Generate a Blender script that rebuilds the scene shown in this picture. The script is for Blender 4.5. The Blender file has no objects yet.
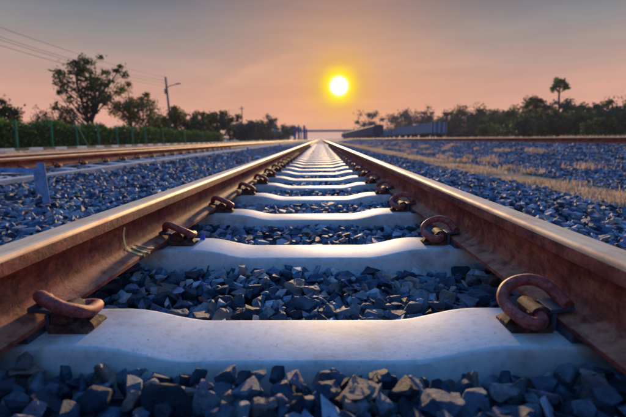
import bpy, bmesh, math, random
import numpy as np
from mathutils import Vector, Matrix, Euler, noise as mnoise

random.seed(7)
rng = np.random.default_rng(11)
R = math.radians
scene = bpy.context.scene
COL = scene.collection

# ------------------------------------------------------------------ camera
RAIL_TOP = 0.52
CAM_X, CAM_H = 0.040, 0.189
CAM = Vector((CAM_X, 0.0, RAIL_TOP + CAM_H))
FPX = 400.0                       # focal length in photo pixels (626 wide)
PITCH = math.atan(69.5 / FPX)
YAW = math.atan(8.0 / FPX)       # turned slightly left of the track
cam_data = bpy.data.cameras.new('camera')
cam = bpy.data.objects.new('camera', cam_data)
COL.objects.link(cam)
cam.location = CAM
cam_data.sensor_width = 36
cam_data.lens = FPX / 626 * 36
cam_data.clip_start = 0.02
cam_data.clip_end = 6000
cam_data.dof.use_dof = True
cam_data.dof.focus_distance = 1.15
cam_data.dof.aperture_fstop = 3.6
scene.camera = cam
ROLL = R(-.5)                     # the camera was held a touch off level
CAM_M = Euler((R(90) - PITCH, 0, YAW)).to_matrix() @ Matrix.Rotation(ROLL, 3, 'Z')
cam.rotation_euler = CAM_M.to_euler()

def ray(px, py):
    return (CAM_M @ Vector((px - 313, -(py - 208.5), -FPX))).normalized()
def at_z(px, py, z):
    d = ray(px, py); return CAM + d * ((z - CAM.z) / d.z)
def at_y(px, py, y):
    d = ray(px, py); return CAM + d * ((y - CAM.y) / d.y)
def at_x(px, py, x):
    d = ray(px, py); return CAM + d * ((x - CAM.x) / d.x)

# ------------------------------------------------------------------ light
EXPOSURE = 2.0
SUN_DIR = ray(339, 86)
SUN_EL = math.asin(SUN_DIR.z)
SUN_AZ = math.atan2(SUN_DIR.x, SUN_DIR.y)
scene.view_settings.view_transform = 'Standard'
scene.view_settings.look = 'None'
scene.view_settings.exposure = EXPOSURE
scene.view_settings.gamma = 1
scene.render.engine = 'CYCLES'
scene.cycles.use_denoising = True
scene.cycles.max_bounces = 6
scene.cycles.volume_bounces = 1
scene.cycles.transparent_max_bounces = 8

def lin(c):
    return tuple(((v / 255) / 12.92 if v / 255 <= .04045 else ((v / 255 + .055) / 1.055) ** 2.4) for v in c)

world = bpy.data.worlds.new('World'); scene.world = world
world.use_nodes = True
wn = world.node_tree; wn.nodes.clear(); WL = wn.links
def N(tree, t, **kw):
    n = tree.nodes.new(t)
    for k, v in kw.items():
        setattr(n, k, v)
    return n
out = N(wn, 'ShaderNodeOutputWorld')
tc = N(wn, 'ShaderNodeTexCoord')
sep = N(wn, 'ShaderNodeSeparateXYZ'); WL.new(tc.outputs['Generated'], sep.inputs[0])
sky = N(wn, 'ShaderNodeTexSky', sky_type='NISHITA', sun_disc=False)
sky.sun_elevation = SUN_EL; sky.sun_rotation = SUN_AZ
sky.air_density = 1.0; sky.dust_density = .6; sky.ozone_density = 5.0
bg_sky = N(wn, 'ShaderNodeBackground'); bg_sky.inputs['Strength'].default_value = 0.15
WL.new(sky.outputs[0], bg_sky.inputs['Color'])
# smoky layer near the horizon
def ramp(tree, stops, interp='LINEAR'):
    n = N(tree, 'ShaderNodeValToRGB'); n.color_ramp.interpolation = interp
    e = n.color_ramp.elements
    while len(e) > 1: e.remove(e[-1])
    for i, (p, c) in enumerate(stops):
        el = e[0] if i == 0 else e.new(p)
        el.position = p; el.color = (*c[:3], 1)
    return n
grad = ramp(wn, [(0.0, lin((226, 166, 150))), (.045, lin((230, 168, 146))), (.10, lin((215, 164, 144))), (.16, lin((186, 157, 146))),
                 (.225, lin((148, 144, 145))), (.30, lin((102, 114, 130))), (.45, lin((108, 128, 154)))])
WL.new(sep.outputs['Z'], grad.inputs[0])
# angle to the sun -> glow
dot = N(wn, 'ShaderNodeVectorMath', operation='DOT_PRODUCT'); dot.inputs[1].default_value = SUN_DIR
WL.new(tc.outputs['Generated'], dot.inputs[0])
ac = N(wn, 'ShaderNodeMath', operation='ARCCOSINE'); WL.new(dot.outputs['Value'], ac.inputs[0])
an = N(wn, 'ShaderNodeMath', operation='DIVIDE'); an.inputs[1].default_value = R(30); WL.new(ac.outputs[0], an.inputs[0])
gcol = ramp(wn, [(0, (9, 8.5, 7)), (.95 / 30, (5, 4.5, 3)), (1.25 / 30, (1.6, 1.15, .14)), (1.8 / 30, (1.15, .82, .02)), (2.4 / 30, (1.0, .64, .06)),
                 (3.3 / 30, lin((255, 190, 66))), (5.5 / 30, lin((253, 178, 106))), (10 / 30, lin((244, 170, 114))), (1, lin((205, 156, 134)))])
WL.new(an.outputs[0], gcol.inputs[0])
galp = ramp(wn, [(0, (1, 1, 1)), (2.2 / 30, (1, 1, 1)), (3.2 / 30, (.66, .66, .66)), (6 / 30, (.48, .48, .48)), (12 / 30, (.32, .32, .32)), (20 / 30, (.12, .12, .12)), (1, (0, 0, 0))])
WL.new(an.outputs[0], galp.inputs[0])
mixg = N(wn, 'ShaderNodeMix', data_type='RGBA')
WL.new(galp.outputs[0], mixg.inputs['Factor']); WL.new(grad.outputs[0], mixg.inputs['A']); WL.new(gcol.outputs[0], mixg.inputs['B'])
# thin streaks of high cloud
mp = N(wn, 'ShaderNodeMapping'); mp.inputs['Rotation'].default_value = (0, R(24), 0); mp.inputs['Scale'].default_value = (1.2, 1.2, 9)
WL.new(tc.outputs['Generated'], mp.inputs[0])
cn = N(wn, 'ShaderNodeTexNoise'); cn.inputs['Scale'].default_value = 3.2; cn.inputs['Detail'].default_value = 5; cn.inputs['Distortion'].default_value = .4
WL.new(mp.outputs[0], cn.inputs['Vector'])
cr = ramp(wn, [(.42, (.93, .93, .94)), (.60, (1.0, 1.0, 1.0)), (.76, (1.12, 1.07, 1.05))]); WL.new(cn.outputs['Fac'], cr.inputs[0])
mulc = N(wn, 'ShaderNodeMix', data_type='RGBA', blend_type='MULTIPLY'); mulc.inputs['Factor'].default_value = 1
WL.new(mixg.outputs['Result'], mulc.inputs['A']); WL.new(cr.outputs[0], mulc.inputs['B'])
d1, d2 = ray(212, 89), ray(292, 55); dn = d1.cross(d2).normalized(); dm = (d1 + d2).normalized()
def wdot(vec):
    n = N(wn, 'ShaderNodeVectorMath', operation='DOT_PRODUCT'); n.inputs[1].default_value = vec; WL.new(tc.outputs['Generated'], n.inputs[0]); return n.outputs['Value']
wob = noise_w = N(wn, 'ShaderNodeTexNoise'); wob.inputs['Scale'].default_value = 26; wob.inputs['Detail'].default_value = 6; WL.new(tc.outputs['Generated'], wob.inputs['Vector'])
wm = N(wn, 'ShaderNodeMath', operation='MULTIPLY_ADD'); wm.inputs[1].default_value = .030; wm.inputs[2].default_value = -.015; WL.new(wob.outputs['Fac'], wm.inputs[0])
wa = N(wn, 'ShaderNodeMath', operation='ADD'); WL.new(wdot(dn), wa.inputs[0]); WL.new(wm.outputs[0], wa.inputs[1])
wb = N(wn, 'ShaderNodeMath', operation='ABSOLUTE'); WL.new(wa.outputs[0], wb.inputs[0])
s1 = ramp(wn, [(0, (1, 1, 1)), (.008, (.55, .55, .55)), (.020, (0, 0, 0))]); WL.new(wb.outputs[0], s1.inputs[0])
wc = N(wn, 'ShaderNodeMapRange', interpolation_type='SMOOTHSTEP'); wc.inputs['From Min'].default_value = .990; wc.inputs['From Max'].default_value = .9985; WL.new(wdot(dm), wc.inputs['Value'])
s2 = N(wn, 'ShaderNodeMath', operation='MULTIPLY'); WL.new(s1.outputs[0], s2.inputs[0]); WL.new(wc.outputs['Result'], s2.inputs[1])
s3 = N(wn, 'ShaderNodeMath', operation='MULTIPLY'); s3.inputs[1].default_value = .30; WL.new(s2.outputs[0], s3.inputs[0])
cir = N(wn, 'ShaderNodeMix', data_type='RGBA'); WL.new(s3.outputs[0], cir.inputs['Factor']); WL.new(mulc.outputs['Result'], cir.inputs['A']); cir.inputs['B'].default_value = (*lin((240, 182, 148)), 1)
mulc = cir
away = ramp(wn, [(0, (1, 1, 1)), (.22, (1, 1, 1)), (.5, (.74, .80, .86)), (1, (.56, .64, .76))]); an2 = N(wn, 'ShaderNodeMath', operation='DIVIDE'); an2.inputs[1].default_value = math.pi
WL.new(ac.outputs[0], an2.inputs[0]); WL.new(an2.outputs[0], away.inputs[0])
mula = N(wn, 'ShaderNodeMix', data_type='RGBA', blend_type='MULTIPLY'); mula.inputs['Factor'].default_value = 1
WL.new(mulc.outputs['Result'], mula.inputs['A']); WL.new(away.outputs[0], mula.inputs['B'])
bg_smog = N(wn, 'ShaderNodeBackground'); bg_smog.inputs['Strength'].default_value = 1 / 2 ** EXPOSURE
WL.new(mula.outputs['Result'], bg_smog.inputs['Color'])
wmix = N(wn, 'ShaderNodeMixShader')
wfac = ramp(wn, [(.30, (0, 0, 0)), (.55, (1, 1, 1))], 'EASE'); WL.new(sep.outputs['Z'], wfac.inputs[0])
WL.new(wfac.outputs[0], wmix.inputs[0]); WL.new(bg_smog.outputs[0], wmix.inputs[1]); WL.new(bg_sky.outputs[0], wmix.inputs[2])
WL.new(wmix.outputs[0], out.inputs['Surface'])

sun_d = bpy.data.lights.new('sun', 'SUN'); sun = bpy.data.objects.new('sun', sun_d); COL.objects.link(sun)
sun_d.energy = 1.5; sun_d.angle = R(2.0); sun_d.color = (1.0, .66, .33)
sun.rotation_euler = (-SUN_DIR).to_track_quat('-Z', 'Y').to_euler()
sun.location = (0, 0, 30)

# ------------------------------------------------------------------ materials
def new_mat(name):
    m = bpy.data.materials.new(name); m.use_nodes = True
    t = m.node_tree; t.nodes.clear()
    o = N(t, 'ShaderNodeOutputMaterial'); b = N(t, 'ShaderNodeBsdfPrincipled')
    t.links.new(b.outputs[0], o.inputs[0])
    return m, t, b

def noise(t, scale, detail=6, rough=.6, vec=None, dist=0):
    n = N(t, 'ShaderNodeTexNoise'); n.inputs['Scale'].default_value = scale; n.inputs['Detail'].default_value = detail
    n.inputs['Roughness'].default_value = rough; n.inputs['Distortion'].default_value = dist
    if vec: t.links.new(vec, n.inputs['Vector'])
    return n
def coords(t, which='Object', scale=(1, 1, 1)):
    c = N(t, 'ShaderNodeTexCoord'); m = N(t, 'ShaderNodeMapping'); m.inputs['Scale'].default_value = scale
    t.links.new(c.outputs[which], m.inputs[0]); return m.outputs[0]
def bump(t, b, h, strength, dist=.01):
    n = N(t, 'ShaderNodeBump'); n.inputs['Strength'].default_value = strength; n.inputs['Distance'].default_value = dist
    t.links.new(h, n.inputs['Height']); t.links.new(n.outputs[0], b.inputs['Normal']); return n
def mixc(t, f, a, b, mode='MIX'):
    m = N(t, 'ShaderNodeMix', data_type='RGBA', blend_type=mode)
    for key, v in (('Factor', f), ('A', a), ('B', b)):
        if hasattr(v, 'is_output'): t.links.new(v, m.inputs[key])
        elif key == 'Factor': m.inputs[key].default_value = v
        else: m.inputs[key].default_value = (*v[:3], 1)
    return m.outputs['Result']

def flat_mat(name, col, rough=.6, metal=0, var=.25, scale=8, bumpv=.15, coord='Object'):
    m, t, b = new_mat(name)
    v = coords(t, coord)
    n = noise(t, scale, 6, .65, v)
    lo = tuple(c * (1 - var) for c in col); hi = tuple(min(1, c * (1 + var)) for c in col)
    r = ramp(t, [(.3, lo), (.7, hi)]); t.links.new(n.outputs['Fac'], r.inputs[0])
    t.links.new(r.outputs[0], b.inputs['Base Color'])
    b.inputs['Roughness'].default_value = rough; b.inputs['Metallic'].default_value = metal
    if bumpv:
        n2 = noise(t, scale * 8, 4, .6, v); bump(t, b, n2.outputs['Fac'], bumpv, .004)
    return m

# crushed stone
STONE_RAMP = [(0, (.012, .026, .052)), (.20, (.028, .060, .112)), (.42, (.068, .128, .215)), (.60, (.150, .230, .330)), (.72, (.38, .45, .52)),
              (.78, (.24, .19, .20)), (.85, (.36, .27, .23)), (.91, (.24, .21, .33)), (.96, (.52, .48, .44)), (1, (.12, .13, .24))]
def stone_mat(name, per_object):
    m, t, b = new_mat(name)
    if per_object:
        rv = N(t, 'ShaderNodeObjectInfo').outputs['Random']
    else:
        rv = N(t, 'ShaderNodeNewGeometry').outputs['Random Per Island']
    r = ramp(t, STONE_RAMP); t.links.new(rv, r.inputs[0])
    v = coords(t, 'Object' if not per_object else 'Object')
    sc = 45 if not per_object else 1.6
    n1 = noise(t, sc, 8, .7, v, .3); n2 = noise(t, sc * 7, 5, .7, v)
    r1 = ramp(t, [(.30, (.45, .47, .52)), (.50, (1, 1, 1)), (.70, (1.75, 1.60, 1.45))]); t.links.new(n1.outputs['Fac'], r1.inputs[0])
    c = mixc(t, 1.0, r.outputs[0], r1.outputs[0], 'MULTIPLY')
    # pale dust specks and rusty tint
    r2 = ramp(t, [(.62, (0, 0, 0)), (.74, (1, 1, 1))]); t.links.new(n2.outputs['Fac'], r2.inputs[0])
    f2 = N(t, 'ShaderNodeMath', operation='MULTIPLY'); f2.inputs[1].default_value = .45; t.links.new(r2.outputs[0], f2.inputs[0])
    c = mixc(t, f2.outputs[0], c, (.34, .33, .33))
    t.links.new(c, b.inputs['Base Color'])
    b.inputs['Roughness'].default_value = .66
    b.inputs['Specular IOR Level'].default_value = .38
    mx = N(t, 'ShaderNodeMath', operation='ADD'); t.links.new(n1.outputs['Fac'], mx.inputs[0])
    m2 = N(t, 'ShaderNodeMath', operation='MULTIPLY'); m2.inputs[1].default_value = .35
    t.links.new(n2.outputs['Fac'], m2.inputs[0]); t.links.new(m2.outputs[0], mx.inputs[1])
    bump(t, b, mx.outputs[0], .8, .011 if not per_object else .30)
    return m
M_STONE = stone_mat('crushed_stone', False)
M_STONE_OBJ = stone_mat('single_stone', True)

# concrete
def concrete_mat():
    m, t, b = new_mat('sleeper_concrete')
    v = coords(t)
    oi = N(t, 'ShaderNodeObjectInfo')
    off = N(t, 'ShaderNodeVectorMath', operation='ADD'); t.links.new(v, off.inputs[0])
    sc = N(t, 'ShaderNodeMath', operation='MULTIPLY'); sc.inputs[1].default_value = 37; t.links.new(oi.outputs['Random'], sc.inputs[0])
    t.links.new(sc.outputs[0], off.inputs[1]); v = off.outputs[0]
    n1 = noise(t, 5, 8, .62, v, .4); n2 = noise(t, 60, 6, .7, v); n3 = noise(t, 190, 3, .6, v)
    r1 = ramp(t, [(.28, (.33, .315, .29)), (.46, (.58, .57, .55)), (.75, (.70, .69, .66))]); t.links.new(n1.outputs['Fac'], r1.inputs[0])
    r2 = ramp(t, [(.28, (.62, .60, .58)), (.5, (1, 1, 1))]); t.links.new(n2.outputs['Fac'], r2.inputs[0])
    c = mixc(t, .75, r1.outputs[0], r2.outputs[0], 'MULTIPLY')
    # small dark pits
    vo = N(t, 'ShaderNodeTexVoronoi'); vo.inputs['Scale'].default_value = 55; t.links.new(v, vo.inputs['Vector'])
    r3 = ramp(t, [(.06, (.35, .33, .32)), (.13, (1, 1, 1))]); t.links.new(vo.outputs['Distance'], r3.inputs[0])
    sel = ramp(t, [(.56, (0, 0, 0)), (.62, (1, 1, 1))]); t.links.new(noise(t, 9, 2, .5, v).outputs['Fac'], sel.inputs[0])
    c = mixc(t, sel.outputs[0], c, mixc(t, 1, c, r3.outputs[0], 'MULTIPLY'))
    # rust run near the fastenings
    sx = N(t, 'ShaderNodeSeparateXYZ'); tcc = N(t, 'ShaderNodeTexCoord'); t.links.new(tcc.outputs['Object'], sx.inputs[0])
    ab = N(t, 'ShaderNodeMath', operation='ABSOLUTE'); t.links.new(sx.outputs['X'], ab.inputs[0])
    rr = ramp(t, [(.34, (0, 0, 0)), (.43, (1, 1, 1)), (.66, (1, 1, 1)), (.75, (0, 0, 0))]); t.links.new(ab.outputs[0], rr.inputs[0])
    rn = ramp(t, [(.45, (0, 0, 0)), (.7, (.8, .8, .8))]); t.links.new(noise(t, 14, 6, .7, v).outputs['Fac'], rn.inputs[0])
    mm = N(t, 'ShaderNodeMath', operation='MULTIPLY'); t.links.new(rr.outputs[0], mm.inputs[0]); t.links.new(rn.outputs[0], mm.inputs[1])
    c = mixc(t, mm.outputs[0], c, (.30, .19, .13))
    tone = ramp(t, [(0, (.80, .79, .77)), (1, (1.04, 1.03, 1.02))]); t.links.new(oi.outputs['Random'], tone.inputs[0]); c = mixc(t, 1, c, tone.outputs[0], 'MULTIPLY')
    t.links.new(c, b.inputs['Base Color'])
    b.inputs['Roughness'].default_value = .62
    b.inputs['Specular IOR Level'].default_value = .3
    ad = N(t, 'ShaderNodeMath', operation='ADD'); t.links.new(n2.outputs['Fac'], ad.inputs[0]); t.links.new(n3.outputs['Fac'], ad.inputs[1])
    bump(t, b, ad.outputs[0], .13, .0014)
    return m
M_CONC = concrete_mat()

def rust_mat(name, dark, mid, light, rough=.75, metal=.15, scale=9, stretch=(1, 1, 1), bumpv=.4, coord='Object', dust=None):
    m, t, b = new_mat(name)
    v = coords(t, coord, stretch); w = coords(t, coord)
    n1 = noise(t, scale, 9, .72, v, .6); n2 = noise(t, scale * 11, 6, .75, w); n3 = noise(t, scale * 3.3, 6, .7, w, .3)
    r = ramp(t, [(.32, dark), (.48, mid), (.68, light)]); t.links.new(n1.outputs['Fac'], r.inputs[0])
    r2 = ramp(t, [(.30, (.45, .42, .42)), (.50, (1, 1, 1)), (.68, (1.35, 1.25, 1.15))]); t.links.new(n2.outputs['Fac'], r2.inputs[0])
    c = mixc(t, 1, r.outputs[0], r2.outputs[0], 'MULTIPLY')
    r3 = ramp(t, [(.40, (.42, .36, .36)), (.56, (1, 1, 1))]); t.links.new(n3.outputs['Fac'], r3.inputs[0])
    c = mixc(t, .8, c, r3.outputs[0], 'MULTIPLY')
    if dust:           # pale rust dust that settles on the upward faces
        g = N(t, 'ShaderNodeNewGeometry'); sx = N(t, 'ShaderNodeSeparateXYZ'); t.links.new(g.outputs['Normal'], sx.inputs[0])
        k = N(t, 'ShaderNodeMapRange', interpolation_type='SMOOTHSTEP'); k.inputs['From Min'].default_value = .45; k.inputs['From Max'].default_value = .9; t.links.new(sx.outputs['Z'], k.inputs['Value'])
        dn_ = ramp(t, [(.36, (0, 0, 0)), (.62, (.85, .85, .85))]); t.links.new(n3.outputs['Fac'], dn_.inputs[0])
        kk = N(t, 'ShaderNodeMath', operation='MULTIPLY'); t.links.new(k.outputs['Result'], kk.inputs[0]); t.links.new(dn_.outputs[0], kk.inputs[1])
        c = mixc(t, kk.outputs[0], c, dust)
    t.links.new(c, b.inputs['Base Color'])
    b.inputs['Roughness'].default_value = rough; b.inputs['Metallic'].default_value = metal
    b.inputs['Specular IOR Level'].default_value = .3
    ad = N(t, 'ShaderNodeMath', operation='ADD'); t.links.new(n2.outputs['Fac'], ad.inputs[0]); t.links.new(n3.outputs['Fac'], ad.inputs[1])
    bump(t, b, ad.outputs[0], bumpv, .0025)
    return m
M_RAIL = rust_mat('rail_rust', (.085, .018, .012), (.34, .070, .036), (.54, .165, .08), .78, .0, 7, (1.5, .55, 1.5), .6, 'Object', (.47, .21, .115))
def head_mat():
    m, t, b = new_mat('rail_head_worn')
    v = coords(t, 'Object', (60, .35, 60)); w = coords(t, 'Object', (1, .5, 1))
    n1 = noise(t, 2.2, 6, .65, v); n2 = noise(t, 18, 8, .7, w)
    r = ramp(t, [(.3, (.58, .33, .18)), (.5, (.85, .55, .30)), (.7, (.94, .67, .38))]); t.links.new(n1.outputs['Fac'], r.inputs[0])
    r2 = ramp(t, [(.3, (.6, .5, .46)), (.55, (1, 1, 1))]); t.links.new(n2.outputs['Fac'], r2.inputs[0])
    t.links.new(mixc(t, .8, r.outputs[0], r2.outputs[0], 'MULTIPLY'), b.inputs['Base Color'])
    b.inputs['Metallic'].default_value = .45
    r3 = ramp(t, [(.3, (.64, .64, .64)), (.7, (.50, .50, .50))]); t.links.new(n2.outputs['Fac'], r3.inputs[0])
    t.links.new(r3.outputs[0], b.inputs['Roughness'])
    bump(t, b, n1.outputs['Fac'], .25, .001)
    return m
M_HEAD = head_mat()
M_CLIP = rust_mat('clip_red_oxide', (.17, .034, .028), (.38, .078, .060), (.50, .14, .11), .58, .05, 26, bumpv=.45)
M_IRON = rust_mat('cast_iron_rust', (.03, .015, .012), (.10, .042, .030), (.24, .11, .07), .7, .2, 28, bumpv=.6)
M_NYLON = flat_mat('insulator_nylon', (.055, .065, .085), .5, 0, .35, 30)
M_MARK = flat_mat('mark_yellow', (.95, .60, .20), .8, 0, .3, 60)

# ------------------------------------------------------------------ mesh helpers
def mesh_obj(name, verts, faces, mat, parent=None, smooth=False, link=True):
    me = bpy.data.meshes.new(name)
    me.from_pydata([tuple(v) for v in verts], [], faces)
    me.update()
    if mat is not None:
        for m_ in (mat if isinstance(mat, (list, tuple)) else [mat]): me.materials.append(m_)
    if smooth: me.polygons.foreach_set('use_smooth', [True] * len(me.polygons))
    o = bpy.data.objects.new(name, me)
    if link: COL.objects.link(o)
    if parent: o.parent = parent
    return o
def tri_mesh(name, V, F, mat, parent=None, smooth=False):
    """fast mesh from numpy arrays: V (n,3), F (m,k)"""
    me = bpy.data.meshes.new(name)
    n, (m, k) = len(V), F.shape
    me.vertices.add(n); me.vertices.foreach_set('co', np.ascontiguousarray(V, dtype=np.float32).ravel())
    me.loops.add(m * k); me.loops.foreach_set('vertex_index', np.ascontiguousarray(F, dtype=np.int32).ravel())
    me.polygons.add(m); me.polygons.foreach_set('loop_start', np.arange(0, m * k, k, dtype=np.int32))
    me.polygons.foreach_set('loop_total', np.full(m, k, dtype=np.int32))
    me.polygons.foreach_set('use_smooth', np.full(m, smooth, dtype=bool))
    me.update(calc_edges=True); me.validate()
    me.materials.append(mat)
    o = bpy.data.objects.new(name, me); COL.objects.link(o)
    if parent: o.parent = parent
    return o
class MB:
    def __init__(s): s.v = []; s.f = []
    def box(s, x0, x1, y0, y1, z0, z1, M=None):
        b = len(s.v)
        p = [Vector((x, y, z)) for z in (z0, z1) for y in (y0, y1) for x in (x0, x1)]
        s.v += [M @ q if M else q for q in p]
        s.f += [tuple(b + i for i in q) for q in ((0, 2, 3, 1), (4, 5, 7, 6), (0, 1, 5, 4), (2, 6, 7, 3), (0, 4, 6, 2), (1, 3, 7, 5))]
        return s
    def prism(s, poly, y0, y1, axis='y'):
        b = len(s.v); n = len(poly)
        for y in (y0, y1):
            for (a, c) in poly:
                s.v.append(Vector((a, y, c)) if axis == 'y' else Vector((y, a, c)))
        for i in range(n):
            j = (i + 1) % n; s.f.append((b + i, b + j, b + n + j, b + n + i))
        s.f.append(tuple(b + i for i in reversed(range(n)))); s.f.append(tuple(b + n + i for i in range(n)))
        return s
    def tube(s, pts, rad, seg=8, cap=True):
        pts = [Vector(p) for p in pts]; n = len(pts)
        if not hasattr(rad, '__len__'): rad = [rad] * n
        b = len(s.v); prev = None
        for i, p in enumerate(pts):
            tdir = (pts[min(i + 1, n - 1)] - pts[max(i - 1, 0)]).normalized()
            if prev is None:
                a = tdir.orthogonal().normalized()
            else:
                a = (prev - tdir * prev.dot(tdir))
                a = a.normalized() if a.length > 1e-6 else tdir.orthogonal().normalized()
            prev = a; c = tdir.cross(a)
            for k in range(seg):
                th = 2 * math.pi * k / seg
                s.v.append(p + (a * math.cos(th) + c * math.sin(th)) * rad[i])
        for i in range(n - 1):
            for k in range(seg):
                k2 = (k + 1) % seg
                s.f.append((b + i * seg + k, b + i * seg + k2, b + (i + 1) * seg + k2, b + (i + 1) * seg + k))
        if cap:
            s.f.append(tuple(b + k for k in reversed(range(seg)))); s.f.append(tuple(b + (n - 1) * seg + k for k in range(seg)))
        return s
    def build(s, name, mat, parent=None, smooth=False, bevel=0, angle=None):
        o = mesh_obj(name, s.v, s.f, mat, parent, smooth)
        if bevel:
            bm = bmesh.new(); bm.from_mesh(o.data)
            bmesh.ops.bevel(bm, geom=bm.edges[:], offset=bevel, segments=2, profile=.5, affect='EDGES')
            bm.to_mesh(o.data); bm.free()
        if angle: set_sharp(o.data, angle)
        return o
def set_sharp(me, deg):
    me.polygons.foreach_set('use_smooth', [True] * len(me.polygons))
    me.set_sharp_from_angle(angle=R(deg))
def smooth_path(pts, sub=6):
    pts = [Vector(p) for p in pts]; res = []
    P = [pts[0] * 2 - pts[1]] + pts + [pts[-1] * 2 - pts[-2]]
    for i in range(1, len(P) - 2):
        a, b, c, d = P[i - 1], P[i], P[i + 1], P[i + 2]
        for k in range(sub):
            u = k / sub
            res.append(.5 * ((2 * b) + (c - a) * u + (2 * a - 5 * b + 4 * c - d) * u * u + (3 * b - a - 3 * c + d) * u ** 3))
    res.append(pts[-1]); return res
def tag(o, label=None, cat=None, group=None, kind=None):
    if label: o['label'] = label
    if cat: o['category'] = cat
    if group: o['group'] = group
    if kind: o['kind'] = kind
    return o
def empty(name, loc=(0, 0, 0), rz=0):
    o = bpy.data.objects.new(name, None); COL.objects.link(o); o.location = loc; o.rotation_euler = (0, 0, rz)
    o.empty_display_size = .2
    return o
def copy_tree(o, parent=None, deep=True, keep=None):
    c = o.copy(); COL.objects.link(c); c.parent = parent
    if deep:
        for ch in list(o.children):
            if keep is None or keep(ch): copy_tree(ch, c)
    return c
ORD = ['nearest', 'second', 'third', 'fourth', 'fifth', 'sixth', 'seventh', 'eighth', 'ninth', 'tenth', 'eleventh', 'twelfth', 'thirteenth',
       'fourteenth', 'fifteenth', 'sixteenth', 'seventeenth', 'eighteenth', 'nineteenth', 'twentieth']

# ------------------------------------------------------------------ terrain
def sm(a, b, x):
    u = np.clip((np.asarray(x, float) - a) / (b - a), 0, 1); return u * u * (3 - 2 * u)
LTX = -4.15                     # centre of the left track
RTX = 6.9                       # centre of the raised right-hand track
BED_X = [-6.0, -5.3, -3.05, -2.45, -1.65, -1.05, -.62, -.42, .42, .62, 1.05, 1.45, 2.15]
BED_Z = [.25, .335, .335, .245, .225, .320, .325, .299, .299, .325, .320, .275, .205]
RB_X = [3.0, 3.6, 5.7, 6.0, 7.9, 8.5]
RB_Z = [.19, .24, .52, .555, .555, .47]
_wn = rng.normal(size=(12, 4))
def wobble(x, y):
    s = 0
    for a, b, c, d in _wn:
        s = s + np.sin(x * (2 + 5 * abs(a)) + y * (2 + 5 * abs(b)) * (1 if d > 0 else -1) + c * 6)
    return s / 12
def bed_z(x, y):
    x = np.asarray(x, float); y = np.asarray(y, float)
    z = np.interp(x, BED_X, BED_Z) + wobble(x, y) * .016
    fill = (np.abs(x) < .6) * .012 * sm(1.5, 2.3, y) * (1 - sm(7.5, 11, y)) + sm(7.5, 11.0, y) * (1 - sm(.56, .9, np.abs(x))) * .034
    front = (1 - sm(.60, .68, y)) * (.028 + .024 * sm(.36, .52, np.abs(x))) * (np.abs(x) < 1.0)
    return z + fill + front
def rbed_z(x, y):
    return np.interp(x, RB_X, RB_Z) + wobble(x * .7, y * .7) * .02
G_X = [-3000, -200, -60, -16, -6.0, -5.0, 2.0, 3.1, 8.4, 9.5, 20, 60, 200, 3000]
G_Z = [.30, .30, .28, .28, .22, .12, .17, .17, .40, .48, .50, .55, .6, .6]
def ground_z(x, y=0):
    return float(np.interp(x, G_X, G_Z))

def ground_mat():
    m, t, b = new_mat('dry_field')
    v = coords(t, 'Object')
    n1 = noise(t, .35, 8, .65, v, .5); n2 = noise(t, 9, 8, .7, v); n3 = noise(t, 60, 4, .7, v)
    r1 = ramp(t, [(.3, (.28, .19, .125)), (.5, (.42, .31, .21)), (.68, (.34, .27, .15)), (.8, (.16, .17, .075))]); t.links.new(n1.outputs['Fac'], r1.inputs[0])
    r2 = ramp(t, [(.3, (.55, .55, .55)), (.65, (1.25, 1.2, 1.15))]); t.links.new(n2.outputs['Fac'], r2.inputs[0])
    t.links.new(mixc(t, 1, r1.outputs[0], r2.outputs[0], 'MULTIPLY'), b.inputs['Base Color'])
    b.inputs['Roughness'].default_value = 1; b.inputs['Specular IOR Level'].default_value = .05
    ad = N(t, 'ShaderNodeMath', operation='ADD'); t.links.new(n2.outputs['Fac'], ad.inputs[0]); t.links.new(n3.outputs['Fac'], ad.inputs[1])
    bump(t, b, ad.outputs[0], .7, .05)
    return m
M_GROUND = ground_mat()
gx = sorted(set(G_X + [-4.5, -30, -10, 2.5, 2.8, 5, 7, 12, 15, 30, 100]))
gy = [-300, -20, -2, 0, 1, 2, 3, 4, 5, 6, 8, 10, 13, 17, 22, 30, 45, 70, 120, 250, 600, 1500, 3000]
GV = [(x, y, ground_z(x) + (random.uniform(-.012, .012) if 2.0 < x < 2.9 else 0)) for y in gy for x in gx]
GF = [(j * len(gx) + i, j * len(gx) + i + 1, (j + 1) * len(gx) + i + 1, (j + 1) * len(gx) + i) for j in range(len(gy) - 1) for i in range(len(gx) - 1)]
ground = tag(mesh_obj('ground', GV, GF, M_GROUND), kind='structure')

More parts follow.
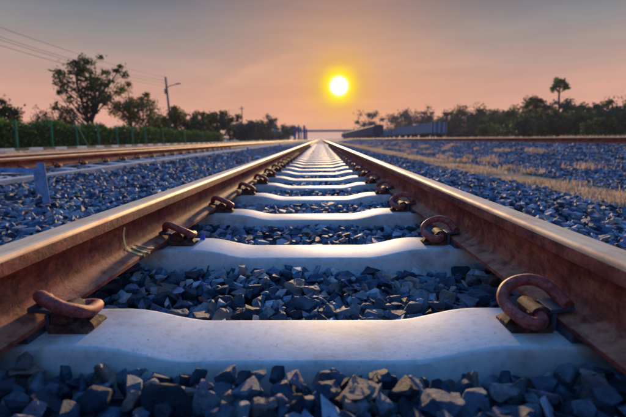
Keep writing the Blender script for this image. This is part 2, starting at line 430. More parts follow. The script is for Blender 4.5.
def bed_mat(name):
    m, t, b = new_mat(name)
    v = coords(t, 'Object')
    vo = N(t, 'ShaderNodeTexVoronoi'); vo.inputs['Scale'].default_value = 24; t.links.new(v, vo.inputs['Vector'])
    r = ramp(t, STONE_RAMP); sx = N(t, 'ShaderNodeSeparateColor'); t.links.new(vo.outputs['Color'], sx.inputs[0]); t.links.new(sx.outputs[0], r.inputs[0])
    c = mixc(t, 1, r.outputs[0], (.8, .8, .8), 'MULTIPLY')
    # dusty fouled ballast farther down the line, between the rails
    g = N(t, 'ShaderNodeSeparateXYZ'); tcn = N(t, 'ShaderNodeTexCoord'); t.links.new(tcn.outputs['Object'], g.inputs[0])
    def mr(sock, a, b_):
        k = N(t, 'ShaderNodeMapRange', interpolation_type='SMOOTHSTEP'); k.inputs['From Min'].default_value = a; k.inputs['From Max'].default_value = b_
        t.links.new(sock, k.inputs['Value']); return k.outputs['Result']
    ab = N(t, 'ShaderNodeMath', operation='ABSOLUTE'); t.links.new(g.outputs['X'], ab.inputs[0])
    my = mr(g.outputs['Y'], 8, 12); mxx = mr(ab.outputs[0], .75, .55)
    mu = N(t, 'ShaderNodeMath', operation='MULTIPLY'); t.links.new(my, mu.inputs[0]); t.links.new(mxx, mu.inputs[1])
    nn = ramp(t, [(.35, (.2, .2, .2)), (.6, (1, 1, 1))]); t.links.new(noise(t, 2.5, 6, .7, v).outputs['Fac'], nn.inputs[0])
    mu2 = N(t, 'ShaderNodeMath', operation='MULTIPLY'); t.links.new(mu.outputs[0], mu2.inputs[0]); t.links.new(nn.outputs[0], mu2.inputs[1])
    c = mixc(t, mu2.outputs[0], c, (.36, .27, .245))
    t.links.new(c, b.inputs['Base Color']); b.inputs['Roughness'].default_value = .95; b.inputs['Specular IOR Level'].default_value = .1
    iv = N(t, 'ShaderNodeMath', operation='SUBTRACT'); iv.inputs[0].default_value = 1; t.links.new(vo.outputs['Distance'], iv.inputs[1])
    bump(t, b, iv.outputs[0], .8, .03)
    return m
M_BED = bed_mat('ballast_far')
def bed_sheet(name, fx, x0, x1, nx, ys, sink):
    xs = np.linspace(x0, x1, nx)
    V = []; F = []
    for y in ys:
        for x in xs:
            z = float(fx(x, y)) - sink(y)
            V.append((x, y, z))
    for j in range(len(ys) - 1):
        for i in range(nx - 1):
            a = j * nx + i; F.append((a, a + 1, a + nx + 1, a + nx))
    # skirt down to below the ground on both sides
    b = len(V)
    for y in ys:
        V.append((x0 - .05, y, .0)); V.append((x1 + .05, y, .0))
    for j in range(len(ys) - 1):
        F.append((b + 2 * j, j * nx, (j + 1) * nx, b + 2 * j + 2)); F.append((j * nx + nx - 1, b + 2 * j + 1, b + 2 * j + 3, (j + 1) * nx + nx - 1))
    return tag(mesh_obj(name, V, F, M_BED, smooth=True), kind='structure')
ys_a = list(np.arange(-2, 14, .2)) + list(np.arange(14, 40, .6)) + [42, 48, 60, 80, 120, 200, 350, 600, 1200]
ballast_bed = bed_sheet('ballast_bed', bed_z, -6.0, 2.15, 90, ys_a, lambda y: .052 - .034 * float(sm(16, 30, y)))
ballast_bank = bed_sheet('ballast_embankment', rbed_z, 3.0, 8.5, 46, [y for y in ys_a if y > -3], lambda y: .03)

# ------------------------------------------------------------------ sleepers and fastenings
SEAT_Z = RAIL_TOP - .147 - .016
SL_Y0, SL_D = .716, .616
def sleeper_top(x):
    ax = abs(x)
    if ax < .19: return -.027
    if ax < .36:
        u = (ax - .19) / .17; return -.027 * (1 - u * u * (3 - 2 * u))
    if ax < .72: return 0.0
    return -.004 - .016 * min(1, (ax - .72) / .25)
def make_sleeper_mesh():
    xs = [-1.0, -.985, -.9, -.8, -.72] + [-.66, -.60, -.5, -.42, -.38, -.36, -.335, -.31, -.285, -.26, -.235, -.21, -.19, -.15, -.07]
    xs = xs + [-x for x in reversed(xs)]
    V = []; F = []; n = None
    for x in xs:
        zt = sleeper_top(x); e = .012 if abs(x) > .99 else 0
        prof = [(-.128 + e, -.22), (-.104 + e, -.09), (-.087 + e, -.016), (-.0842 + e, -.0040), (-.081 + e, -.0008), (-.076 + e, 0), (0, .0012),
                (.076 - e, 0), (.081 - e, -.0008), (.0842 - e, -.0040), (.087 - e, -.016), (.104 - e, -.09), (.128 - e, -.22)]
        n = len(prof)
        for (y, z) in prof:
            V.append((x, y + random.uniform(-.0006, .0006), z * (1 if z < -.05 else 1) + (zt if z > -.2 else 0) - (e if z > -.2 else 0)))
    for i in range(len(xs) - 1):
        for k in range(n):
            k2 = (k + 1) % n
            F.append((i * n + k, i * n + k2, (i + 1) * n + k2, (i + 1) * n + k))
    F.append(tuple(range(n))); F.append(tuple(reversed([(len(xs) - 1) * n + k for k in range(n)])))
    return V, F
sv, sf = make_sleeper_mesh()
# the mesh is built with its faces outwards
proto_sl = mesh_obj('concrete_sleeper', sv, sf, M_CONC)
bm = bmesh.new(); bm.from_mesh(proto_sl.data); bmesh.ops.recalc_face_normals(bm, faces=bm.faces[:]); bm.to_mesh(proto_sl.data); bm.free()
set_sharp(proto_sl.data, 38)

# spring clip, local frame: rail lies towards +x, z=0 is the sleeper seat
_K = .74
CLIP = [Vector((p.x * _K, p.y * _K, p.z)) for p in smooth_path([(.000, .040, .032), (.000, .0, .032), (.000, -.036, .030), (-.006, -.054, .026), (-.026, -.062, .025), (-.046, -.048, .028),
                    (-.057, -.018, .032), (-.060, .018, .036), (-.053, .050, .048), (-.030, .070, .060), (-.002, .070, .070), (.026, .056, .075),
                    (.048, .034, .071), (.064, .006, .058), (.071, -.016, .0495), (.072, -.032, .0485)], 5)]
def local_part(name, mb, mat, mirror_pose, parent, **kw):
    o = mb.build(name, mat, parent, **kw); o.matrix_local = mirror_pose; return o
def fastening_meshes():
    c = MB(); n = len(CLIP)
    c.tube(CLIP, [.0116 if 0 < i < n - 1 else .0096 for i in range(n)], 10)
    clip = c.build('spring_clip', M_CLIP, angle=50)
    s = MB()
    s.prism([(-.052, -.004), (.024, -.004), (.024, .016), (-.020, .014), (-.046, .008), (-.052, .004)], -.034, .034)
    s.prism([(-.054, -.003), (-.028, -.003), (-.028, .020), (-.044, .020), (-.052, .008)], -.012, .016)
    poly = [(-.018, .004), (.024, .004), (.024, .034), (.017, .044), (.005, .048), (-.008, .044), (-.017, .034)]
    s.prism(poly, -.022, -.011); s.prism([(a * .94, b_ * .97 + .001) for a, b_ in poly], .008, .025)
    s.tube([(0, -.028, .032), (0, .030, .032)], .0160, 12)
    sh = s.build('cast_shoulder', M_IRON, bevel=.0018)
    i = MB()
    Mi = Matrix.Rotation(R(-7), 4, 'Y')
    i.box(.026, .070, -.024, .024, .0285, .0365, Matrix.Translation((.0, 0, -.002)) @ Mi @ Matrix.Translation((0, 0, .004)))
    i.box(.0245, .0325, -.026, .026, .0, .034)
    ins = i.build('insulator', M_NYLON, bevel=.0015)
    return clip, sh, ins
clip0, sh0, ins0 = fastening_meshes()
pad = MB().box(-.058, .058, -.07, .07, -.003, .0155).build('rail_pad', M_NYLON)
RCX = .532                      # rail centre line from track centre
POSES = []
for side in (1, -1):
    inner = Matrix.Translation((side * .440, 0, 0)) @ (Matrix.Identity(4) if side > 0 else Matrix.Rotation(math.pi, 4, 'Z'))
    outer = Matrix.Translation((side * (2 * RCX - .440), 0, 0)) @ (Matrix.Rotation(math.pi, 4, 'Z') if side > 0 else Matrix.Identity(4))
    POSES.append(('inner', side, inner)); POSES.append(('outer', side, outer))
def dress(sl, which):
    """fastenings as parts of a sleeper"""
    for where, side, M in POSES:
        if (where, side) not in which: continue
        for p in (sh0, clip0, ins0):
            o = p.copy(); COL.objects.link(o); o.parent = sl; o.matrix_local = M
    for side in (1, -1):
        if ('inner', side) in which:
            o = pad.copy(); COL.objects.link(o); o.parent = sl; o.matrix_local = Matrix.Translation((side * RCX, 0, 0))
ALL4 = {('inner', 1), ('inner', -1), ('outer', 1), ('outer', -1)}
IN2 = {('inner', 1), ('inner', -1)}
N_MAIN = 46
for k in range(N_MAIN):
    sl = proto_sl if k == 0 else proto_sl.copy()
    if k: COL.objects.link(sl)
    sl.location = (random.uniform(-.006, .006), SL_Y0 + SL_D * k + (random.uniform(-.008, .008) if k else 0), SEAT_Z)
    sl.rotation_euler = (0, 0, R(random.uniform(-.35, .35)))
    if k == 0: lab = 'pale concrete sleeper nearest the camera, spanning the bottom of the track'
    elif k < 16: lab = f'pale concrete sleeper, {ORD[k]} from the camera between the two near rails'
    else: lab = 'far concrete sleeper half buried in dusty ballast between the two near rails'
    tag(sl, lab, 'sleeper', 'concrete sleepers of the near track')
for k, sl in enumerate([o for o in list(COL.objects) if o.name.startswith('concrete_sleeper')]):
    dress(sl, ALL4 if k < 14 else IN2 if k < 30 else set())
sleepers_main = [o for o in COL.objects if o.name.startswith('concrete_sleeper')]
NL = 50
for k in range(NL):
    sl = proto_sl.copy(); COL.objects.link(sl)
    for key in ('label', 'category', 'group'):
        if key in sl: del sl[key]
    sl.location = (LTX + random.uniform(-.01, .01), 2.9 + SL_D * k + random.uniform(-.01, .01), SEAT_Z - .002)
    sl.rotation_euler = (0, 0, R(random.uniform(-.5, .5)))
    tag(sl, f'concrete sleeper end, {ORD[k]}{" one" if k == 0 else " from the camera"} poking from the ballast under the left-hand track' if k < 14 else 'far concrete sleeper end poking from the ballast under the left-hand track', 'sleeper', 'concrete sleepers of the left track')
    dress(sl, {('outer', 1), ('inner', -1)} if k < 22 else set())
for o in (clip0, sh0, ins0, pad): bpy.data.objects.remove(o)

# ------------------------------------------------------------------ rails
half = [(.059, 0), (.059, .009), (.053, .0115), (.027, .0185), (.0125, .0255), (.0075, .036), (.0070, .068), (.0085, .095), (.0135, .1035), (.0300, .108),
        (.0318, .110), (.0316, .134), (.0290, .1415), (.0240, .1455), (.012, .1468)]
prof = half + [(0, .147)] + [(-a, z) for a, z in reversed(half)]
def make_rail(x, ztop, y0, y1, label, paint=False):
    ys = [y0, -.5, .4, .8, 1.2, 1.8, 2.6, 4, 6, 9, 14, 22, 35, 60, 120, 250, y1]
    ys = [y for y in ys if y0 <= y <= y1]
    V = []; F = []; n = len(prof)
    for y in ys:
        for (a, z) in prof: V.append((a, y, z - .147))
    mats = []
    for j in range(len(ys) - 1):
        for i in range(n):
            i2 = (i + 1) % n
            F.append((j * n + i, j * n + i2, (j + 1) * n + i2, (j + 1) * n + i))
            mats.append(1 if min(prof[i][1], prof[i2][1]) > .1335 else 0)
    F.append(tuple(reversed(range(n)))); F.append(tuple((len(ys) - 1) * n + i for i in range(n))); mats += [0, 0]
    o = mesh_obj('steel_rail', V, F, [M_RAIL, M_HEAD])
    bm = bmesh.new(); bm.from_mesh(o.data); bm.faces.ensure_lookup_table()
    for f, mi in zip(bm.faces, mats): f.material_index = mi
    bmesh.ops.recalc_face_normals(bm, faces=bm.faces[:]); bm.to_mesh(o.data); bm.free()
    set_sharp(o.data, 42)
    o.location = (x, 0, ztop)
    tag(o, label, 'rail', 'rusty running rails')
    return o
rail_l = make_rail(-RCX, RAIL_TOP, -1.5, 700, 'rusty steel rail on the left of the near track, with yellow marks')
rail_r = make_rail(RCX, RAIL_TOP, -1.5, 700, 'rusty steel rail on the right of the near track, worn bright on top')
make_rail(LTX + RCX, RAIL_TOP, 1.5, 700, 'nearer brown rail of the left-hand track beyond the ballast')
make_rail(LTX - RCX, RAIL_TOP, 1.5, 700, 'farther brown rail of the left-hand track')
RT_TOP = CAM.z - .012
make_rail(RTX - RCX, RT_TOP, 2, 700, 'nearer dark rail of the raised track on the right')
make_rail(RTX + RCX, RT_TOP, 2, 700, 'farther dark rail of the raised track on the right')
# orange-yellow strokes laid over the left rail's web and foot
def mark_strip(pts, nrm, w, name='yellow_mark'):
    mb = MB(); nrm = Vector(nrm).normalized(); pts = [Vector(p) for p in pts]
    for i in range(len(pts) - 1):
        d = (pts[i + 1] - pts[i]).normalized(); s_ = nrm.cross(d) * w * (1 if i % 2 else .85)
        b = len(mb.v)
        for p in (pts[i] - s_, pts[i] + s_, pts[i + 1] + s_, pts[i + 1] - s_):
            mb.v.append(p + nrm * .0012 - rail_l.location); 
        mb.f.append((b, b + 1, b + 2, b + 3))
    return mb.build(name, M_MARK, rail_l)
def rail_hit(px, py):
    """where a sight line meets the inner side of the left rail"""
    d = ray(px, py); best = None
    for (a0, z0), (a1, z1) in zip(half, half[1:]):
        x0, x1 = -RCX + a0, -RCX + a1; w0, w1 = RAIL_TOP - .147 + z0, RAIL_TOP - .147 + z1
        ex, ez = x1 - x0, w1 - w0; den = d.x * ez - d.z * ex
        if abs(den) < 1e-9: continue
        t_ = ((x0 - CAM.x) * ez - (w0 - CAM.z) * ex) / den; u = ((x0 - CAM.x) * d.z - (w0 - CAM.z) * d.x) / den
        if t_ > 0 and -1e-6 <= u <= 1 + 1e-6 and (best is None or t_ < best[0]): best = (t_, Vector((ez, 0, -ex)).normalized())
    return CAM + d * best[0], best[1]
def mark_stroke(pix, w):
    P_ = smooth_path([(a, b, 0) for a, b in pix], 6); hits = [rail_hit(p.x, p.y) for p in P_]; mb = MB(); n = len(hits)
    for i, (p, nr) in enumerate(hits):
        if nr.x < 0: nr = -nr
        d = (hits[min(i + 1, n - 1)][0] - hits[max(i - 1, 0)][0]).normalized(); sd = nr.cross(d).normalized() * w * random.uniform(.75, 1.1) * (.5 if i in (0, n - 1) else 1)
        for q in (p - sd, p + sd): mb.v.append(q + nr * .0016 - rail_l.location)
    for i in range(n - 1): mb.f.append((2 * i, 2 * i + 1, 2 * i + 3, 2 * i + 2))
    return mb.build('yellow_mark', M_MARK, rail_l)
mark_stroke([(124.3, 227), (123.2, 233), (123.6, 239), (125.5, 246), (131, 251.5), (138, 254), (145, 255.5)], .0060)
mark_stroke([(132, 246.5), (138, 250), (145, 252), (150, 252.5)], .0055)
mark_stroke([(136, 243.5), (142, 246.5), (149, 248), (154, 248)], .0048)

# ------------------------------------------------------------------ ballast stones
def make_proto(npts):
    d = rng.normal(size=(npts, 3)); d /= np.linalg.norm(d, axis=1)[:, None]
    d = np.sign(d) * np.abs(d) ** .8
    d /= np.linalg.norm(d, axis=1)[:, None]
    r = rng.uniform(.82, 1.05, npts)
    P = d * r[:, None] * np.array([1, rng.uniform(.66, .95), rng.uniform(.42, .72)])
    bm = bmesh.new()
    for p in P: bm.verts.new(p)
    res = bmesh.ops.convex_hull(bm, input=bm.verts[:])
    junk = list({e for e in res['geom_interior'] + res['geom_unused'] if isinstance(e, bmesh.types.BMVert) and e.is_valid})
    if junk: bmesh.ops.delete(bm, geom=junk, context='VERTS')
    bmesh.ops.recalc_face_normals(bm, faces=bm.faces[:])
    bm.verts.index_update()
    V = np.array([v.co[:] for v in bm.verts]); F = np.array([[v.index for v in f.verts] for f in bm.faces])
    return V, F, bm
PROTO = []; HERO = []
for i in range(22):
    V, F, bm = make_proto(int(rng.integers(8, 13)))
    PROTO.append((V, F))
    # a finer version with chipped, rounded edges for the stones seen close up
    bmesh.ops.dissolve_limit(bm, angle_limit=R(14), verts=bm.verts[:], edges=bm.edges[:])
    bmesh.ops.bevel(bm, geom=bm.edges[:], offset=.055, segments=1, profile=.6, affect='EDGES', clamp_overlap=True)
    bmesh.ops.triangulate(bm, faces=bm.faces[:])
    for _ in range(2):
        bmesh.ops.subdivide_edges(bm, edges=[e for e in bm.edges if e.calc_length() > .34], cuts=1)
        bmesh.ops.triangulate(bm, faces=bm.faces[:])
    bm.normal_update()
    for v in bm.verts:
        q = v.co * 2.1 + Vector((i * 7.3, 0, 0)); v.co += v.normal * (.075 * mnoise.fractal(q, 1.0, 2.0, 4) + random.uniform(-.012, .012))
    me = bpy.data.meshes.new('ballast_stone'); bm.to_mesh(me); bm.free(); me.materials.append(M_STONE_OBJ)
    me.polygons.foreach_set('use_smooth', [True] * len(me.polygons)); me.set_sharp_from_angle(angle=R(26))
    HERO.append(me)
CELL = .006
def rot_mat(ax, ay, az):
    return np.array(Euler((ax, ay, az)).to_matrix())
VAR = []
for i in range(260):
    pi = int(rng.integers(len(PROTO)))
    s = float(np.clip(rng.lognormal(math.log(.0335), .36), .015, .062))
    tilt = .35 if rng.random() < .7 else 1.2
    Rm = rot_mat(rng.normal() * tilt, rng.normal() * tilt, rng.uniform(0, 6.283))
    V, F = PROTO[pi]; P = (V @ Rm.T) * s
    ext = np.abs(P[:, :2]).max(); h = int(math.ceil(ext / CELL))
    g = np.arange(-h, h + 1) * CELL; GX, GY = np.meshgrid(g, g, indexing='ij')
    A, B, C = P[F[:, 0]], P[F[:, 1]], P[F[:, 2]]
    nn = np.cross(B - A, C - A); nl = np.linalg.norm(nn, axis=1); ok = nl > 1e-12; nn = nn[ok] / nl[ok][:, None]; d = (nn * A[ok]).sum(1)
    lo = np.full(GX.shape, -9.); hi = np.full(GX.shape, 9.)
    for (a, b, c), dd in zip(nn, d):
        if c < -1e-4: lo = np.maximum(lo, (dd - a * GX - b * GY) / c)
        elif c > 1e-4: hi = np.minimum(hi, (dd - a * GX - b * GY) / c)
        else: hi = np.where(a * GX + b * GY > dd, -9., hi)
    valid = lo < hi
    if valid.sum() < 6: continue
    VAR.append((pi, s, Rm, h, np.where(valid, lo, 9.), np.where(valid, hi, -9.), valid, float(hi[valid].max())))
X0, X1, Y0, Y1 = -3.35, 2.35, .30, 12.5
nx_, ny_ = int((X1 - X0) / CELL) + 1, int((Y1 - Y0) / CELL) + 1
XG = X0 + np.arange(nx_) * CELL; YG = Y0 + np.arange(ny_) * CELL
T = bed_z(XG[:, None], YG[None, :]).astype(np.float32)
Hm = T - .05
BLK = np.zeros((nx_, ny_), dtype=bool)       # concrete: no stone may enter
for sl in sleepers_main:
    yc = sl.location.y
    BLK |= (np.abs(YG - yc) < .099)[None, :] & (np.abs(XG) < 1.0)[:, None]
RLB = ((np.abs(np.abs(XG) - RCX) < .061))[:, None] & np.ones((1, ny_), bool)   # under the rail: low stones only
OWNER = np.full((nx_, ny_), -1, dtype=np.int32)
placed = []
SMALLV = [v for v in VAR if v[1] < .0235]
BIGV = [v for v in VAR if v[1] > .040]
def deposit(x0, x1, y0, y1, count, K=5, tol=.018, lib=VAR):
    for _ in range(count):
        v = lib[int(rng.integers(len(lib)))]
        pi, s, Rm, h, lo, hi, valid, top = v
        best = None
        for _k in range(K):
            ix = int((rng.uniform(x0, x1) - X0) / CELL); iy = int((rng.uniform(y0, y1) - Y0) / CELL)
            if ix - h < 0 or iy - h < 0 or ix + h + 1 > nx_ or iy + h + 1 > ny_: continue
            sl_ = (slice(ix - h, ix + h + 1), slice(iy - h, iy + h + 1))
            if (BLK[sl_] & valid).any(): continue
            z = float((Hm[sl_] - lo).max())
            sc = z + top - float(T[ix, iy])
            if best is None or sc < best[0]: best = (sc, ix, iy, z, sl_)
        if best is None: continue
        sc, ix, iy, z, sl_ = best
        if sc > tol + rng.random() * .016: continue
        if (RLB[sl_] & valid).any() and z + top > SEAT_Z - .004: continue
        z -= .004
        up = np.where(valid, hi + z, -9)
        m = up > Hm[sl_]
        Hm[sl_] = np.where(m, up, Hm[sl_])
        OWNER[sl_] = np.where(m, len(placed), OWNER[sl_])
        placed.append((pi, s, Rm, X0 + ix * CELL, Y0 + iy * CELL, z))
deposit(-.80, .80, .38, .64, 130, 4, .02, BIGV)
deposit(-.80, .80, .80, 1.9, 150, 4, .014, BIGV)
deposit(-.80, .80, .38, 3.3, 9500, 5, .012)
deposit(-.75, .75, 3.2, 6.8, 5200, 4, .012)
deposit(-.6, .6, 6.6, 12.4, 2600, 2, .004)
deposit(-3.2, -.62, .9, 5.0, 10500, 3, .02)
deposit(-3.2, -.62, 4.9, 12.4, 9500, 2, .02)
deposit(.62, 2.25, .6, 5.0, 7500, 3, .02)
deposit(.62, 2.25, 4.9, 12.4, 6000, 2, .02)
deposit(-.75, .75, .40, 2.6, 3000, 6, .004, SMALLV)
# the 300 that show largest
vis = np.bincount(OWNER[OWNER >= 0].ravel(), minlength=len(placed)) * CELL * CELL
score = []
CI = CAM_M.transposed()
for i, (pi, s, Rm, x, y, z) in enumerate(placed):
    c = CI @ (Vector((x, y, z)) - CAM); dpt = -c.z
    if dpt < .2: score.append(0); continue
    px = 313 + c.x / dpt * FPX; py = 208.5 - c.y / dpt * FPX
    if not (-5 < px < 631 and 150 < py < 424): score.append(0); continue
    # hidden behind the rails?
    if abs(x) > .62:
        tt = (.5 if x > 0 else -.5) - CAM.x
        zr = CAM.z + (z - CAM.z) * tt / (x - CAM.x)
        if zr < RAIL_TOP: score.append(0); continue
    score.append(vis[i] / dpt ** 3)
hero_idx = set(np.argsort(score)[::-1][:300].tolist())
def stone_obj(i, parent):
    pi, s, Rm, x, y, z = placed[i]
    o = bpy.data.objects.new('ballast_stone', HERO[pi]); COL.objects.link(o); o.parent = parent
    M = Matrix(Rm.tolist()).to_4x4(); o.matrix_local = Matrix.Translation((x, y, z)) @ M @ Matrix.Scale(s * 1.04, 4)
for i in sorted(hero_idx): stone_obj(i, ballast_bed)
rest = [p for i, p in enumerate(placed) if i not in hero_idx]
# farther stones, scattered on the surface of the beds
def scatter(fx, x0, x1, y0, y1, n, smin=.02, smax=.036, avoid=True):
    for _ in range(n):
        x = rng.uniform(x0, x1); y = y0 + (y1 - y0) * rng.random() ** 1.5
        if avoid:
            k = round((y - SL_Y0) / SL_D)
            if abs(x) < 1.02 and abs(y - (SL_Y0 + SL_D * k)) < .10: continue
            k = round((y - 2.9) / SL_D)
            if abs(x - LTX) < 1.03 and abs(y - (2.9 + SL_D * k)) < .11: continue
        s = rng.uniform(smin, smax)
        rest.append((int(rng.integers(len(PROTO))), s, rot_mat(rng.normal() * .4, rng.normal() * .4, rng.uniform(0, 6.28)), x, y, float(fx(x, y)) - s * rng.uniform(.3, .9)))
scatter(bed_z, -3.2, -.65, 12.2, 26, 6500)
scatter(bed_z, .65, 2.2, 12.2, 26, 4000)
scatter(bed_z, -5.6, -3.0, 2.5, 18, 9000)
scatter(bed_z, -.5, .5, 12.2, 22, 90)
scatter(rbed_z, 3.05, 6.2, 2.0, 24, 14000, .022, .042, False)
scatter(rbed_z, 3.05, 6.2, 24, 75, 7000, .035, .065, False)
scatter(bed_z, -3.2, -.65, 26, 60, 3500, .03, .05)
scatter(bed_z, .65, 2.2, 26, 60, 2500, .03, .05)
scatter(bed_z, 1.9, 2.45, .8, 12, 350, .015, .03, False)
VV = []; FF = []; off = 0
by = {}
for p in rest: by.setdefault(p[0], []).append(p)
for pi, lst in by.items():
    V, F = PROTO[pi]
    Rs = np.array([p[2] for p in lst]); S = np.array([p[1] for p in lst]); L = np.array([p[3:6] for p in lst])
    W = np.einsum('nij,vj->nvi', Rs, V) * S[:, None, None] + L[:, None, :]
    VV.append(W.reshape(-1, 3))
    FF.append((F[None] + (np.arange(len(lst)) * len(V))[:, None, None]).reshape(-1, 3) + off); off += len(lst) * len(V)
loose = tri_mesh('crushed_stone', np.concatenate(VV), np.concatenate(FF), M_STONE, ballast_bed)
tag(loose, kind='stuff')
print('stones', len(placed), 'rest', len(rest), 'tris', sum(len(f) for f in FF))

# ------------------------------------------------------------------ blades of dry grass
def leaf_mat(name, stops, rough=.7, trans=.4, scale=None):
    m, t, b = new_mat(name)
    g = N(t, 'ShaderNodeNewGeometry')
    r = ramp(t, stops); t.links.new(g.outputs['Random Per Island'], r.inputs[0])
    t.links.new(r.outputs[0], b.inputs['Base Color']); b.inputs['Roughness'].default_value = rough
    b.inputs['Specular IOR Level'].default_value = .25
    if trans:
        tr = N(t, 'ShaderNodeBsdfTranslucent'); t.links.new(r.outputs[0], tr.inputs[0])
        mx = N(t, 'ShaderNodeMixShader'); mx.inputs[0].default_value = trans
        o = [n for n in t.nodes if n.type == 'OUTPUT_MATERIAL'][0]
        t.links.new(b.outputs[0], mx.inputs[1]); t.links.new(tr.outputs[0], mx.inputs[2]); t.links.new(mx.outputs[0], o.inputs[0])
    return m
M_DRY = leaf_mat('dry_grass', [(0, (.38, .24, .15)), (.4, (.62, .43, .30)), (.72, (.74, .57, .42)), (.92, (.50, .40, .20)), (1, (.20, .24, .06))], .8, .45)
def grass_mesh(name, pts, hmin, hmax, w, mat, label):
    n = len(pts); pts = np.asarray(pts)
    az = rng.uniform(0, 6.283, n); h = rng.uniform(hmin, hmax, n); lean = rng.uniform(.1, .9, n)
    dx, dy = np.cos(az), np.sin(az); wx, wy = -dy * w, dx * w
    base = pts
    mid = base + np.stack([dx * h * lean * .3, dy * h * lean * .3, h * .6], 1)
    tip = base + np.stack([dx * h * lean, dy * h * lean, h * (1 - .25 * lean)], 1)
    wv = np.stack([wx, wy, np.zeros(n)], 1)
    V = np.stack([base - wv, base + wv, mid + wv * .7, mid - wv * .7, tip], 1).reshape(-1, 3)
    k = (np.arange(n) * 5)[:, None]
    F = np.concatenate([k + np.array([0, 1, 2]), k + np.array([0, 2, 3]), k + np.array([3, 2, 4])], 0)
    o = tri_mesh(name, V, F, mat); tag(o, label, 'grass', kind='stuff'); return o
def gz(x): return np.interp(x, G_X, G_Z)
P = []
def patch(x, y, z, n, r):
    a = rng.uniform(0, 6.283, n); q = np.abs(rng.normal(size=n)) * r
    xx = x + np.cos(a) * q; yy = y + np.sin(a) * q * 1.6
    P.append(np.stack([xx, yy, np.full(n, z - .01)], 1))
for _ in range(1900):
    y = 2.4 + 44 * rng.random() ** 1.6; x = rng.normal(2.52, .23)
    if math.sin(y * 1.9 + 1) + math.sin(y * 4.3) + math.sin(x * 9 + y) < .0: continue
    patch(x, y, float(gz(x)), int(rng.integers(8, 60)), rng.uniform(.04, .13))
grass_mesh('dry_grass', np.concatenate(P), .015, .10, .0026, M_DRY, 'straw coloured dry grass strip along the right edge of the near ballast')
P = []
for _ in range(60):
    x = 3.0 + 2.4 * rng.random() ** 1.8; y = 3.5 + 30 * rng.random() ** 1.4
    patch(x, y, float(rbed_z(x, y)), int(rng.integers(60, 190)), rng.uniform(.05, .16))
grass_mesh('dry_grass', np.concatenate(P), .03, .13, .0035, M_DRY, 'scattered dry grass tufts growing in the ballast of the right embankment')
P = []
for _ in range(1900):
    y = 4 + 150 * rng.random() ** 1.3; x = rng.uniform(8.6, 15)
    patch(x, y, float(gz(x)), 16, .22)
grass_mesh('dry_grass', np.concatenate(P), .10, .38, .010, M_DRY, 'tall dry grass band beyond the raised right-hand track')
P = []
for _ in range(900):
    y = 14 + 120 * rng.random() ** 1.3; x = rng.uniform(-13.5, -6.4)
    patch(x, y, float(gz(x)), 12, .25)
grass_mesh('dry_grass', np.concatenate(P), .03, .12, .012, M_DRY, 'short dry grass between the left-hand track and the striped kerb')

# ------------------------------------------------------------------ small things on the track
M_BLUE = flat_mat('blue_plastic', (.02, .10, .55), .35, 0, .3, 40)
M_WHITEBLUE = flat_mat('pale_plastic', (.55, .62, .78), .4, 0, .25, 40)
M_YELLOWISH = flat_mat('yellow_paper', (.70, .68, .22), .7, 0, .3, 40)
def crumple(name, loc, size, mat, label, seed):
    r = random.Random(seed); bm = bmesh.new(); bmesh.ops.create_icosphere(bm, subdivisions=2, radius=1)
    for v in bm.verts:
        v.co = Vector((v.co.x * size[0], v.co.y * size[1], v.co.z * size[2])) * r.uniform(.6, 1.25)
        v.co.z += size[2] * .7
    me = bpy.data.meshes.new(name); bm.to_mesh(me); bm.free(); me.materials.append(mat)
    o = bpy.data.objects.new(name, me); COL.objects.link(o); o.location = loc
    return tag(o, label, 'litter')
def bed_hit(px, py, f=bed_z, z=.33):
    for _ in range(8):
        p = at_z(px, py, z); z = float(f(p.x, p.y)) + .006
    return p
fr = MB(); fr.v = [Vector(p) for p in ((-.010, 0, 0), (.010, -.004, 0), (.009, .009, .002), (-.008, .010, .0), (.006, .006, .024), (-.005, .002, .017))]
fr.f = [(0, 3, 2, 1), (0, 1, 4, 5), (1, 2, 4), (2, 3, 5, 4), (3, 0, 5)]
o = fr.build('plastic_fragment', M_BLUE); o.location = (-.385, SL_Y0 + SL_D + .055, SEAT_Z + .0); tag(o, 'small bright blue plastic fragment beside the second left spring clip', 'litter')
crumple('plastic_bag', bed_hit(258, 157.5), (.085, .06, .022), M_WHITEBLUE, 'crumpled pale blue plastic bag lying between the near rails', 3)
crumple('crumpled_paper', bed_hit(194.6, 169), (.035, .035, .028), M_YELLOWISH, 'small yellowish crumpled paper on the ballast left of the near track', 5)

# ------------------------------------------------------------------ steel frame by the left ballast
M_STEELBLUE = flat_mat('galvanised_blue', (.15, .27, .46), .6, .1, .5, 14)
M_DARKSTEEL = flat_mat('dark_steel', (.03, .032, .045), .6, .3, .4, 10)
base = bed_hit(47, 203); yb = base.y
topp = at_y(40.5, 163, yb)
fr_root = empty('steel_barrier', (base.x, base.y, 0))
def rel(v): return Vector(v) - Vector((base.x, base.y, 0))
def angle_bar(a, b, w, t_, name, sidev):
    a, b = rel(a), rel(b); d = (b - a).normalized(); s_ = Vector(sidev); s_ = (s_ - d * s_.dot(d)).normalized(); n = d.cross(s_)
    mb = MB()
    for (u0, u1, v0, v1) in ((0, w, 0, t_), (0, t_, t_, w)):
        k = len(mb.v)
        for q in (a, b):
            for u, v in ((u0, v0), (u1, v0), (u1, v1), (u0, v1)): mb.v.append(q + s_ * u + n * v)
        mb.f += [(k, k + 3, k + 2, k + 1), (k + 4, k + 5, k + 6, k + 7)] + [(k + i, k + (i + 1) % 4, k + 4 + (i + 1) % 4, k + 4 + i) for i in range(4)]
    return mb.build(name, M_STEELBLUE, fr_root)
angle_bar(base - Vector((.03, 0, .08)), topp - Vector((.03, 0, 0)), .056, .008, 'post', (1, 0, 0))
